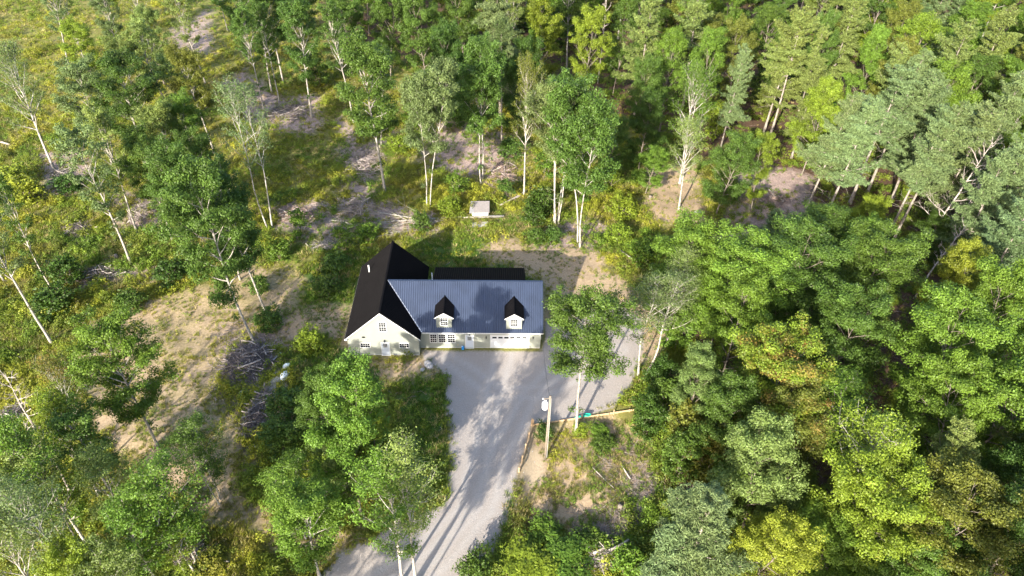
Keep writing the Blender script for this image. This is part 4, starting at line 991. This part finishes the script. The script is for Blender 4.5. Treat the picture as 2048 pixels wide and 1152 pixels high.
# --- leafy trees at the edge of the wood, top centre
for a in (
 ('E1', 'c', 930, 40, 22, 4.6, 'MD', 0, 'green maple at the top border left of the drooping conifer'),
 ('E1', 'c', 1085, 60, 22, 4.6, 'YG', .05, 'yellow-green tree right of the drooping conifer'),
 ('E1', 'c', 850, 60, 22, 4.6, 'MD', 0, 'full green tree behind the grey-green white-stemmed one'),
 ('E1', 'c', 770, 30, 22, 4.4, 'MD', 0, 'mid green tree at the top border above the large deep green oak'),
 ('E1', 'c', 690, 30, 21, 4.2, 'MD', 0, 'green tree at the top border where the wood begins'),
 ('E1', 'c', 905, 130, 20, 4.0, 'DK', 0, 'dark tree between the white-stemmed trees and the wood edge'),
 ('E1', 'c', 1035, 160, 20, 4.0, 'DK', 0, 'dark tree below the drooping conifer'),
 ('E2', 'c', 1165, 90, 22, 4.2, 'YG', 0, 'yellowish tree just left of the tall white birch trunk'),
 ('E2', 'c', 1240, 60, 22, 3.8, 'MD', 0, 'green tree just right of the tall white birch trunk'),
 ('E2', 'c', 1340, 130, 21, 3.6, 'BR', 0, 'bright green tree left of the birchy tree near the top'),
 ('E1', 'c', 1300, 190, 18, 3.6, 'MD', 0, 'green tree behind the forked white-stemmed tree, at right'),
 ('C0', 'c', 1388, 215, 22, 4.6, 'BR', 0, 'birchy bright green tree with white limbs showing, right of centre near the top'),
 ('E1', 'c', 1290, 250, 14, 3.4, 'DK', 0, 'dark shaded tree right of the forked white-stemmed tree'),
 ('E1', 'c', 1455, 330, 15, 4.0, 'MD', .12, 'round green tree with slightly rusty top beside the brown gap'),
 ('E2', 'c', 1530, 320, 15, 2.8, 'YG', 0, 'narrow yellow-green tree right of the round green one by the brown gap'),
 ('C0', 'c', 1380, 300, 17, 3.6, 'PL', 0, 'pale open tree above the sand right of the back yard'),
 ('E1', 'c', 1640, 230, 18, 4.0, 'YG', 0, 'yellow-green open-crowned tree below the reddish open patch'),
 ('E1', 'c', 1650, 110, 22, 3.0, 'MD', 0, 'dark green narrow tree left of the reddish open patch'),
 ('E1', 'c', 1480, 110, 20, 3.8, 'OL', 0, 'olive round tree right of the large light pine at the top'),
 ('E1', 'c', 1740, 130, 20, 3.4, 'BR', 0, 'green tree right of the reddish open patch'),
 ('E1', 'c', 1720, 440, 11, 3.0, 'YG', 0, 'low yellow-green tree under the pine row'),
 ('E1', 'c', 1860, 480, 9, 3.0, 'DK', 0, 'low dark tree behind the bleached branchy dead pines'),
 ('E1', 'c', 1570, 610, 14, 3.6, 'DK', 0, 'shaded dark tree between the bright maple and the deep green oaks'),
 ): L_(*a)
# --- saplings and bushes one can tell apart in the open ground
for a in (
 ('T1', 1078, 425, 4, 2.2, 'DK', 'dark rounded bush left of the many-stemmed white clump'),
 ('T1', 1068, 445, 3, 1.8, 'DK', 'dark small bush directly below the rounded one behind the back yard'),
 ('T1', 1072, 485, 2.2, 1.4, 'MD', 'small green bush on the back yard sand edge, left of two'),
 ('T1', 1104, 482, 2.2, 1.3, 'MD', 'small green bush on the back yard sand edge, right of two'),
 ('T1', 845, 460, 2.8, 1.5, 'MD', 'green bush at the butt of the thin felled top'),
 ('T0', 602, 470, 5, 1.6, 'BR', 'bright sapling growing through the reddish brush heap'),
 ('T1', 560, 515, 3, 1.5, 'BR', 'bright bush at the upper rim of the sandy track'),
 ('T1', 1090, 870, 1.8, 1.0, 'DK', 'round dark bush beside the utility pole on the sandy slope'),
 ('T1', 1200, 862, 1.1, 1.1, 'BR', 'bright low bush right of the oak trunk below the boards'),
 ('T1', 1205, 890, 1.2, 1.3, 'MD', 'green low bush below the bright one on the sandy slope'),
 ('T1', 1160, 862, 1.2, .9, 'YG', 'small yellowish bush at the foot of the oak trunk on the slope'),
 ('T2', 1068, 1140, 2.8, 3.0, 'YG', 'bright yellow-green bush mass at the bottom centre, left part'),
 ('T2', 1135, 1138, 2.5, 2.8, 'BR', 'bright green bush mass at the bottom centre, right part'),
 ('T1', 1090, 1070, 1.5, 1.6, 'BR', 'small bright bush above the bush mass at the bottom centre'),
 ('T1', 950, 1158, 3, 1.5, 'MD', 'small bush on the gravel edge at the bottom border'),
 ('T1', 1185, 1085, 1.4, 1.4, 'MD', 'green bush at the lower rim of the sandy slope'),
 ('T1', 1250, 1145, 3, 1.6, 'BR', 'bright bush right of the bleached log heap'),
 ('T0', 690, 500, 4, 1.6, 'BR', 'green sapling left of the back gable of the wing'),
 ('T1', 735, 480, 2.6, 1.6, 'BR', 'bright bush just behind the back gable of the wing'),
 ('T1', 670, 540, 2.6, 1.8, 'MD', 'green bush in the grass left of the wing'),
 ('T1', 655, 590, 2.4, 1.8, 'MD', 'lower green bush in the grass left of the wing'),
 ('T1', 625, 700, 2.6, 1.8, 'YG', 'yellow-green bush behind the large light green tree'),
 ('T1', 140, 560, 4, 2.2, 'DK', 'dark bush at the left end of the low grey brush heap'),
 ('T1', 110, 620, 3.4, 2.4, 'DK', 'dark bush above the base of the leaning left trunk'),
 ('T1', 60, 400, 3.6, 2.6, 'YL', 'glowing yellow-green bush at left below the tall pale sparse tree'),
 ('T1', 30, 370, 3.6, 2.6, 'YL', 'yellow-green bush at the left border below the tall pale sparse tree'),
 ('T1', 140, 380, 3, 1.8, 'DK', 'small dark bush right of the glowing yellow-green one'),
 ('T1', 260, 620, 2.6, 1.8, 'MD', 'green bush at the upper rim of the bare ground'),
 ('T1', 520, 580, 2.4, 1.4, 'MD', 'small green bush on the sandy track beside a leaning trunk'),
 ('T1', 540, 650, 2.2, 1.8, 'MD', 'low leafy bush at the foot of the leaning trunks'),
 ('T0', 915, 395, 4, 1.9, 'BR', 'bright sapling left of the small white shed'),
 ('T1', 900, 430, 2.4, 1.8, 'YG', 'yellow-green bush between the shed and the felled tops'),
 ('T0', 1010, 395, 3.6, 1.6, 'MD', 'green sapling right of the small white shed'),
 ('T1', 1245, 430, 3.2, 2.2, 'YG', 'yellow-green bush right of the forked white-stemmed tree'),
 ('T1', 1290, 520, 3.4, 2.4, 'BR', 'bright bush on the right rim of the back yard sand'),
 ('T1', 1235, 480, 2.8, 2.0, 'YG', 'yellowish bush at the corner of the back yard sand'),
 ('T1', 1020, 310, 3, 2.2, 'MD', 'green bush at the foot of the dark conifer trunk'),
 ('T1', 800, 300, 3, 2.0, 'YG', 'yellow-green bush right of the large deep green oak trunk'),
 ('T0', 1160, 400, 5, 2.2, 'BR', 'bright sapling behind the forked white-stemmed tree'),
 ('T0', 1215, 380, 5, 2.2, 'YG', 'yellow-green sapling right behind the forked white-stemmed tree'),
 ('T0', 1090, 350, 5, 2.4, 'BR', 'bright sapling behind the many-stemmed white clump'),
 ('T1', 180, 250, 3.6, 2.6, 'YL', 'yellow bush in the upper left clearing'),
 ('T1', 345, 560, 3, 2.2, 'DK', 'dark bush on the top rim of the curved track'),
 ): L_(a[0], 'b', a[1], a[2], a[3], a[4], a[5], 0, a[6])
# --- more loose trees of the upper left and lower left
for a in (
 ('D2', 'b', 205, 205, 16, 3.6, 'YG', 0, 'yellow-green tree left of the pale one in the upper left clearing'),
 ('D1', 'b', 290, 255, 17, 3.8, 'PL', 0, 'pale tree just above the dark oaks of the left clearing'),
 ('A2', 'b', 385, 300, 18, 3.2, 'PL', 0, 'slim pale tree between the dark oaks and the sparse birch'),
 ('D1', 'b', 230, 60, 16, 3.4, 'YG', 0, 'yellowish tree at the top border left of the reddish slash'),
 ('C0', 'b', 300, 100, 18, 3.6, 'OL', 0, 'thin olive tree at the top border beside the reddish slash'),
 #, 0, 'mid green tree below the two thin bare-stemmed ones'),
 #, 0, 'low yellow-green tree at the left border of the clearing'),
 ('D2', 'b', 345, 480, 18, 3.6, 'MD', 0, 'green oak just right of the brown stick patch'),
 ('D0', 'b', 480, 560, 15, 3.2, 'MD', 0, 'small oak at the head of the sandy track'),
 ('D1', 'b', 405, 395, 18, 3.6, 'BR', 0, 'fresh green oak left of the long white birch trunk'),
 ('C2', 'c', 215, 970, 14, 2.8, 'PL', 0, 'light green tree under the lone fresh green oak'),
 ('C3', 'c', 20, 1010, 15, 3.0, 'BR', 0, 'bright tree at the left border below the bleached leafless one'),
 ('C3', 'c', 230, 1135, 12, 2.8, 'PL', 0, 'bright tree at the bottom border left of the reddish heap'),
 ('C2', 'c', 340, 1085, 9, 2.4, 'YG', 0, 'low yellow-green tree just above the reddish heap at the bottom'),
 ('C3', 'c', 590, 985, 12, 2.8, 'BR', 0, 'bright green tree behind the forked white trunks by the road'),
 ('E1', 'c', 640, 820, 13, 3.0, 'MD', 0, 'green tree left of the large light green one by the wing'),
 #, 0, 'olive bushy tree at the bottom border on the bare ground'),
 ('E1', 'c', 1300, 330, 9, 2.8, 'BR', 0, 'low bright tree on the sand right of the forked white-stemmed tree'),
 ('E1', 'c', 1220, 290, 12, 3.2, 'MD', 0, 'green tree right behind the forked white-stemmed tree'),
 ('T2', 'b', 640, 175, 8, 3.0, 'MD', 0, 'round green bushy tree right of the dark oaks at the top'),
 ('T2', 'b', 830, 260, 8, 2.8, 'BR', 0, 'bright bushy tree between the large deep green oak and the white stems'),
 ('T2', 'b', 910, 260, 8, 3.0, 'MD', 0, 'green bushy tree between the two white-stemmed trees'),
 ): L_(*a)
# --- trees outside the picture whose shade falls across the gravel and the roofs
for a in ((-9.3, -49, 25, 3.2), (-8.0, -50.2, 24, 2.8), (-18, -54, 16, 3.8), (-24, -51, 15, 3.8), (30, -58, 19, 4.8), (46, -52, 20, 5), (62, -47, 20, 5)):
    L_('A1' if a[2] > 22 else ('D0', 'D2', 'E0')[int(abs(a[0])) % 3], 'b', a[0], a[1], a[2], a[3], 'MD', 0, 'tree beyond the lower border whose shadow falls across the clearing and the gravel', None, 'trees beyond the lower border', True)
# --- the wood that fills the back and the right, tree beside tree
fr = random.Random(5)
FPOLY = poly([(1500, 470), (1480, 400), (1340, 200), (1200, 150), (1000, 150), (850, 90), (650, 60), (640, -60), (2130, -60), (2250, 1300), (1450, 1250), (1450, 1000), (1360, 800), (1360, 640)])
GAPS = [poly([(1640, 105), (1700, 90), (1720, 160), (1680, 200), (1640, 180)]), poly([(1660, 720), (1830, 730), (1830, 860), (1680, 850)]), poly([(1480, 370), (1560, 370), (1560, 440), (1470, 450)])]
lab = {'E': ('leafy tree in the unbroken canopy of the wood', 'leafy trees packed in the wood'), 'F': ('pine among the leafy trees of the unbroken canopy', 'pines packed in the wood'), 'T': ('young tree in the shade between the big crowns of the wood', 'young trees under the canopy')}
nfill = 0
xs_, ys_ = [p[0] for p in FPOLY], [p[1] for p in FPOLY]
for i in range(6000):
    x = fr.uniform(min(xs_), max(xs_)); y = fr.uniform(min(ys_), max(ys_))
    if sdf(np.array([x]), np.array([y]), FPOLY)[0] < 0: continue
    if any(sdf(np.array([x]), np.array([y]), gp)[0] > -1.5 for gp in GAPS): continue
    young = fr.random() < .3
    dmin = min(math.hypot(x-a, y-b)-(.55 if not young else .35)*c for a, b, c in TREES)
    rr = fr.uniform(3.6, 5.4) if not young else fr.uniform(2, 2.8)
    if dmin < rr*(.62 if not young else .4): continue
    hc = 5 if young else 11; q_ = np.array([x, y, hc])-CAM; u_ = 1024+FPX*(q_@RT)/(q_@FW); v_ = 576-FPX*(q_@UP)/(q_@FW)
    if any(abs(u_-a) < c+30 and abs(v_-b) < d+35 for a, b, c, d in ((1765, 785, 65, 60), (1670, 135, 25, 45), (1900, 480, 45, 50), (1850, 440, 50, 60), (1510, 410, 40, 30), (1320, 390, 60, 60))): continue
    if young: k, hh, cl_ = 'T2', fr.uniform(5, 9), fr.choice(('DK', 'MD', 'OL', 'YG'))
    else:
        pinep = .34 if (x > 40 and y > 25) else .2
        if fr.random() < pinep: k, hh, cl_ = fr.choice(('F2', 'F2', 'F0')), fr.uniform(19, 24), fr.choice(('BP', 'PY', 'PY', 'DP'))
        else: k, hh, cl_ = fr.choice(('E0', 'E1', 'E2', 'E2', 'C3', 'D0')), fr.uniform(14, 19)+(3 if y > 45 else 0), fr.choice(('MD', 'BR', 'OL', 'YG', 'BR', 'YG', 'PL', 'PL'))
    kk = 'E' if k[0] in 'ECD' else ('F' if k[0] == 'F' else 'T')
    nm = None if kk != 'T' else 'young_tree'
    q_ = np.array([x, y, hh*.6])-CAM; u_ = 1024+FPX*(q_@RT)/(q_@FW); v_ = 576-FPX*(q_@UP)/(q_@FW)
    cn = {'DK': 'dark green', 'MD': 'mid green', 'OL': 'olive', 'YG': 'yellow-green', 'BR': 'bright green', 'PL': 'pale green', 'BP': 'blue-green', 'PY': 'light', 'DP': 'dark'}[cl_]
    rn = next(b for a, b in ((70, 'at the top border'), (170, 'high in the wood'), (290, 'in the upper wood'), (430, 'in the middle wood'), (620, 'above the orange-tinged maple'), (850, 'level with the orange-tinged maple'), (1010, 'in the lower wood'), (9999, 'near the bottom border')) if v_ < a)
    cn2 = next(b for a, b in ((900, 'behind the white-stemmed trees'), (1120, 'round the drooping conifer'), (1290, 'by the tall white birch trunk'), (1460, 'left of the long bare pine'), (1620, 'by the long bare pine'), (1760, 'right of the long bare pine'), (1910, 'towards the right border'), (9999, 'by the right border')) if u_ < a)
    kn = {'E': 'leafy tree', 'F': 'pine', 'T': 'young tree'}[kk]
    L_(k, 'b', x, y, hh, rr, cl_, fr.choice((0, 0, .1)), f'{cn} {kn} {rn} {cn2}', None, f'{cn} {kn}s packed {rn} {cn2}', True, nm); nfill += 1
    if nfill >= 260: break
print('fill trees', nfill, 'all', len(TREES))

# ------------------------------------------------------------------ LOW PLANTS, GRASS, STICKS (nobody could count them)
VP = np.array(poly([(-60, -10), (2110, -10), (2110, 1200), (-60, 1200)]))
def scatter(n, seed):
    """points spread over the visible ground, denser where the picture shows it larger"""
    g = np.random.default_rng(seed); px = g.uniform(-60, 2110, n); py = 1152-(1200)*g.random(n)**.95+30
    d = FW[None]*FPX+RT[None]*(px-1024)[:, None]+UP[None]*(576-py)[:, None]; t = -CAM[2]/d[:, 2]
    x = CAM[0]+d[:, 0]*t; y = CAM[1]+d[:, 1]*t; k = (y < 170) & (np.abs(x) < 200); return x[k], y[k], g
def fields(x, y):
    f = {'gravel': zone(x, y, Z_GRAVEL, .7, .5), 'sand': zone(x, y, Z_SAND, 1.6, 2.4), 'pit': zone(x, y, Z_PIT, .6, .3), 'slash': zone(x, y, Z_SLASH, 2, 2.6),
         'grass': zone(x, y, Z_GRASS, 2, 1.6), 'forest': zone(x, y, Z_FOREST, 4, 4)}
    f['house'] = (sdf(x, y, HOUSE) > -.7).astype(float)*((y > YW0-.6)).astype(float)
    near = np.zeros(np.shape(x))
    for (ax, ay), (bx, by) in (((9.45, -20.4), (11.25, -13.5)), ((11.25, -13.5), (24.0, -11.0))):
        ex, ey = bx-ax, by-ay; t = np.clip(((x-ax)*ex+(y-ay)*ey)/(ex*ex+ey*ey), 0, 1); near = np.maximum(near, (np.hypot(x-ax-t*ex, y-ay-t*ey) < 1.0).astype(float))
    f['gravel'] = np.maximum(f['gravel'], near)
    f['tuft'] = zone(x, y, [Z_SAND[3]], 1.6, 1.0)*(1-f['pit'])*(1-f['gravel'])
    return f
def blades(x, y, g, n_per, h, spread, wd):
    n = len(x); z = gz(x, y); a = g.random((n, n_per))*6.283; rr = g.random((n, n_per))*spread[:, None]
    bx = x[:, None]+np.cos(a)*rr; by = y[:, None]+np.sin(a)*rr; hh = h[:, None]*g.uniform(.5, 1.1, (n, n_per)); lean = g.uniform(.15, .8, (n, n_per))*hh; la = a+g.normal(0, .7, (n, n_per))
    wa = g.random((n, n_per))*6.283; wx = np.cos(wa)*wd*.5; wy = np.sin(wa)*wd*.5; zz = np.repeat(z[:, None], n_per, 1)-.03
    v0 = np.stack([bx-wx, by-wy, zz], -1); v1 = np.stack([bx+wx, by+wy, zz], -1); v2 = np.stack([bx+np.cos(la)*lean, by+np.sin(la)*lean, zz+hh], -1)
    return np.stack([v0, v1, v2], 2).reshape(-1, 3)
def tones(n, g, kinds, w_):
    i = g.choice(len(kinds), n, p=w_); return np.array([PAL2[k] for k in kinds])[i]
PAL2 = {'yg': (.21, .225, .022), 'ol': (.14, .125, .03), 'gr': (.11, .175, .020), 'dg': (.035, .07, .014), 'st': (.36, .29, .13), 'ye': (.29, .275, .03), 'br': (.12, .075, .03), 'sg': (.085, .12, .05)}
def patch(x, y):
    """colour of the ground plants drifts in patches"""
    a = fbm(x, y, 9, 40, 3); b = fbm(x, y, 5, 60, 3); c = fbm(x, y, 2.5, 80, 2)
    t = np.clip((a-.38)/.24, 0, 1)[:, None]; u = np.clip((b-.5)/.14, 0, 1)[:, None]; s = np.clip((c-.56)/.1, 0, 1)[:, None]
    base = np.array(PAL2['gr'])*(1-t)+np.array(PAL2['yg'])*t
    base = base*(1-u*.75)+np.array(PAL2['ye'])*u*.75
    base = base*(1-s*.5)+np.array(PAL2['ol'])*s*.5
    return base
# tuft shapes, set out with geometry nodes
def gn_scatter(name, x, y, sc, col, protos, label, kind_name, g, zoff=0.0):
    n = len(x); me = bpy.data.meshes.new(name); me.vertices.add(n)
    me.vertices.foreach_set('co', np.stack([x, y, gz(x, y)+zoff], 1).astype(np.float32).ravel())
    def add(nm, ty, arr, key='value'):
        a = me.attributes.new(nm, ty, 'POINT'); a.data.foreach_set(key, arr)
    add('sc', 'FLOAT', sc.astype(np.float32)); add('rz', 'FLOAT', (g.random(n)*6.283).astype(np.float32)); add('pick', 'INT', g.integers(0, len(protos), n).astype(np.int32))
    cc = np.ones((n, 4), np.float32); cc[:, :3] = np.clip(col, .004, .45); add('tone', 'FLOAT_COLOR', cc.ravel(), 'color')
    o = link(name, me, M_cover)
    ng = bpy.data.node_groups.new(name+'_scatter', 'GeometryNodeTree')
    ng.interface.new_socket('Geometry', in_out='INPUT', socket_type='NodeSocketGeometry'); ng.interface.new_socket('Geometry', in_out='OUTPUT', socket_type='NodeSocketGeometry')
    N = ng.nodes; L = ng.links.new; gi = N.new('NodeGroupInput'); go = N.new('NodeGroupOutput'); ip = N.new('GeometryNodeInstanceOnPoints'); jn = N.new('GeometryNodeJoinGeometry')
    for p in protos[::-1]:
        oi = N.new('GeometryNodeObjectInfo'); oi.inputs['Object'].default_value = p; oi.inputs['As Instance'].default_value = True; L(oi.outputs['Geometry'], jn.inputs[0])
    def attr(nm, ty):
        a = N.new('GeometryNodeInputNamedAttribute'); a.data_type = ty; a.inputs['Name'].default_value = nm; return [q for q in a.outputs if q.enabled][0]
    cx = N.new('ShaderNodeCombineXYZ'); L(attr('rz', 'FLOAT'), cx.inputs[2])
    L(gi.outputs[0], ip.inputs['Points']); L(jn.outputs[0], ip.inputs['Instance']); ip.inputs['Pick Instance'].default_value = True
    L(attr('pick', 'INT'), ip.inputs['Instance Index']); L(cx.outputs[0], ip.inputs['Rotation']); L(attr('sc', 'FLOAT'), ip.inputs['Scale']); L(ip.outputs[0], go.inputs[0])
    md = o.modifiers.new('scatter', 'NODES'); md.node_group = ng
    return tag(o, label, kind_name, None, 'stuff')
def proto_obj(name, me): me.materials.append(M_cover); return bpy.data.objects.new(name, me)
gp = np.random.default_rng(77); GRASS_P = []; BRUSH_P = []; BUSH_P = []
_gz = gz
for i in range(4):
    nb = 16; a = gp.random(nb)*6.283; rr = gp.random(nb)*.3; hh = gp.uniform(.2, .55, nb); la = a+gp.normal(0, .8, nb); ln = hh*gp.uniform(.3, 1.0, nb); wa = gp.random(nb)*6.283
    bx = np.cos(a)*rr; by = np.sin(a)*rr; wd = .035
    V = np.stack([np.stack([bx-np.cos(wa)*wd, by-np.sin(wa)*wd, 0*a-.03], 1), np.stack([bx+np.cos(wa)*wd, by+np.sin(wa)*wd, 0*a-.03], 1), np.stack([bx+np.cos(la)*ln, by+np.sin(la)*ln, hh], 1)], 1).reshape(-1, 3)
    me = mesh_np('grass_tuft', V, np.arange(3*nb).reshape(-1, 3), 3); face_attr(me, 'v', gp.random(nb)); GRASS_P.append(proto_obj('grass_tuft', me))
def dome(nl, R0, hz, ln, wd, nm):
    k = 5; cen = gp.normal(0, .45*R0, (k, 3)); cen[:, 2] = np.abs(cen[:, 2])*.6*hz/R0+.3*hz; ci = gp.integers(0, k, nl)
    d = gp.normal(0, 1, (nl, 3)); d /= np.linalg.norm(d, axis=1)[:, None]; C = cen[ci]+d*R0*.5*gp.random((nl, 1))**.5*np.array([1, 1, hz/R0]); C[:, 2] = np.maximum(C[:, 2], .02)
    O = d.copy(); O[:, 2] += .7; V, F = leaf_arrays(C, O, ln, wd, gp); me = mesh_np(nm, V, F); face_attr(me, 'v', np.clip(.5+gp.normal(0, .12, k)[ci]+gp.normal(0, .2, nl), 0, 1)); return proto_obj(nm, me)
for i in range(5): BRUSH_P.append(dome(46, .5, .5, .17, .10, 'weed_clump'))
for i in range(5): BUSH_P.append(dome(150, .95, 1.1, .20, .125, 'bramble_clump'))
# grass
x, y, g = scatter(230000, 21); f = fields(x, y); cl = fbm(x, y, 2.2, 90, 3)
pr = .85*(1-f['forest'])+.1; pr = pr*(1-f['slash']*.7)*(1-f['sand']*.93)*(1-f['gravel'])*(1-f['pit'])*(1-f['house']); pr = np.maximum(pr, f['grass']*.95*(1-f['gravel'])*(1-f['house']))
pr *= np.clip((cl-.34)/.16, .25, 1)
pr = np.maximum(pr, f['sand']*(1-f['gravel'])*(1-f['pit'])*(1-f['house'])*np.clip((fbm(x, y, 1.3, 120, 3)-.53)/.08, 0, .6))
pr = np.maximum(pr, f['tuft']*np.clip((fbm(x, y, 1.5, 130, 3)-.42)/.12, 0, .75))
k = g.random(len(x)) < pr; x, y = x[k], y[k]; f = {a: b[k] for a, b in f.items()}; n = len(x)
col = patch(x, y); gr = f['grass'][:, None]; col = col*(1-gr)+np.array([(.10, .175, .02)])*gr
st = (g.random(n) < .22)[:, None]; col = np.where(st, np.array(PAL2['st']), col)*(1+g.normal(0, .18, n))[:, None]
tu = (f['tuft']*(g.random(n) < .35))[:, None]; col = col*(1-tu)+np.array(PAL2['st'])*tu
gn_scatter('grass', x, y, g.uniform(.6, 1.35, n)*(1-.4*f['sand']), col, GRASS_P, 'yellow-green and straw grass growing all over the open clearing', 'grass', g); ng_ = n
# leafy weeds, ferns and low brush
x, y, g = scatter(150000, 22); f = fields(x, y); cl = fbm(x, y, 3.2, 150, 4)
pr = np.clip((cl-.41)/.12, .05, 1)*(1-f['slash']*.72)*(1-f['sand']*.955)*(1-f['gravel'])*(1-f['pit'])*(1-f['house'])*(1-f['grass']*.85)*(1-.35*f['forest'])
pr = np.maximum(pr, f['tuft']*np.clip((fbm(x, y, 1.5, 130, 3)-.52)/.1, 0, .32))
k = g.random(len(x)) < pr; x, y, cl = x[k], y[k], cl[k]; f = {a: b[k] for a, b in f.items()}; n = len(x)
col = patch(x, y); fo = f['forest'][:, None]; col = col*(1-fo*.5)+np.array(PAL2['gr'])*fo*.5
dk = np.clip((fbm(x, y, 3.0, 170, 3)-.52)/.06, 0, 1)[:, None]; col = col*(1-dk*.6)+np.array(PAL2['gr'])*dk*.6
col = col*(1+g.normal(0, .16, n))[:, None]
gn_scatter('weeds', x, y, g.uniform(.55, 1.3, n)*(1-.35*f['sand']), col, BRUSH_P, 'ferns and leafy weeds covering the clearing floor', 'weeds', g)
k = (g.random(n) < .085*np.clip((cl-.47)/.08, .1, 1)*(1-f['sand'])*(1-f['gravel'])*(1-f['grass'])*(1+.8*f['forest'])); 
gn_scatter('undergrowth', x[k], y[k], g.uniform(.6, 1.5, k.sum()), col[k]*.9, BUSH_P, 'brambles and low brush between the trees', 'undergrowth', g)
# loose sticks and chips
def litter(name, x, y, g, lmin, lmax, r0, m, label, lift=.04):
    n = len(x); z = gz(x, y)+lift+g.random(n)*.12; a = g.random(n)*6.283; L = g.uniform(lmin, lmax, n); el = g.normal(0, .1, n)
    d = np.stack([np.cos(a)*np.cos(el), np.sin(a)*np.cos(el), np.sin(el)], 1)*L[:, None]*.5; s = np.stack([-np.sin(a), np.cos(a), np.zeros(n)], 1); r = (r0*g.uniform(.5, 1.4, n))[:, None]
    c = np.stack([x, y, z], 1); up = np.array([[0, 0, 1.]]); V = []
    for q, sc_ in ((-1, 1), (1, .5)):
        for k_ in range(3): an = k_*2.094; V.append(c+d*q+(s*math.cos(an)+up*math.sin(an))*r*sc_)
    V = np.stack(V, 1).reshape(-1, 3); b = (np.arange(n)*6)[:, None, None]
    F = (b+np.array([[0, 1, 4, 3], [1, 2, 5, 4], [2, 0, 3, 5]])[None]).reshape(-1, 4)
    tag(link(name, mesh_np(name, V, F), m), label, 'litter', None, 'stuff')
x, y, g = scatter(190000, 23); f = fields(x, y); pr = (f['slash']*.8+.035*(1-f['sand'])+.05*f['forest'])*(1-f['gravel'])*(1-f['pit'])*(1-f['house'])*np.clip((fbm(x, y, 3, 200, 3)-.3)/.2, 0, 1)
k = g.random(len(x)) < pr; h = g.random(k.sum())
X_, Y_ = x[k], y[k]
litter('stick_litter', X_[h < .62], Y_[h < .62], g, .4, 2.4, .025, M_stick, 'grey and pinkish sticks and slash scattered over the logged clearing')
litter('bleached_stick_litter', X_[h >= .82], Y_[h >= .82], g, .6, 3.0, .028, M_bark_dead, 'bleached sticks scattered over the slash patches')
litter('dark_stick_litter', X_[(h >= .62) & (h < .82)], Y_[(h >= .62) & (h < .82)], g, .4, 1.8, .022, M_stick_dark, 'dark weathered sticks lying in the slash patches')
# crushed stones along the gravel edges
x, y, g = scatter(60000, 24); s = sdf(x, y, Z_GRAVEL[0]); k = (np.abs(s+.1) < .8+.8*g.random(len(x))**2) & (g.random(len(x)) < .55) & (sdf(x, y, HOUSE) < 0)
x, y = x[k], y[k]; n = len(x); r = g.uniform(.03, .09, n)
d = np.array([[1, 0, 0], [-.5, .87, 0], [-.5, -.87, 0], [0, 0, .8]]); an = g.random(n)*6.283
R3 = np.stack([np.stack([np.cos(an), -np.sin(an), 0*an], 1), np.stack([np.sin(an), np.cos(an), 0*an], 1), np.stack([0*an, 0*an, 0*an+1], 1)], 1)
V = (np.stack([x, y, gz(x, y)], 1)[:, None]+np.einsum('nij,kj->nki', R3, d)*r[:, None, None]).reshape(-1, 3)
F = ((np.arange(n)*4)[:, None, None]+np.array([[0, 1, 3], [1, 2, 3], [2, 0, 3]])[None]).reshape(-1, 3)
tag(link('edge_gravel', mesh_np('edge_gravel', V, F, 3), mat('pale_stone', (.42, .40, .38), .9)), 'loose pale stones along the edges of the gravel drive', 'gravel', None, 'stuff')
tris = sum(len(m.polygons)*2 for m in bpy.data.meshes); print('mesh tris approx', tris, {k: len(v[1].polygons) if v[1] else 0 for k, v in PR.items()})
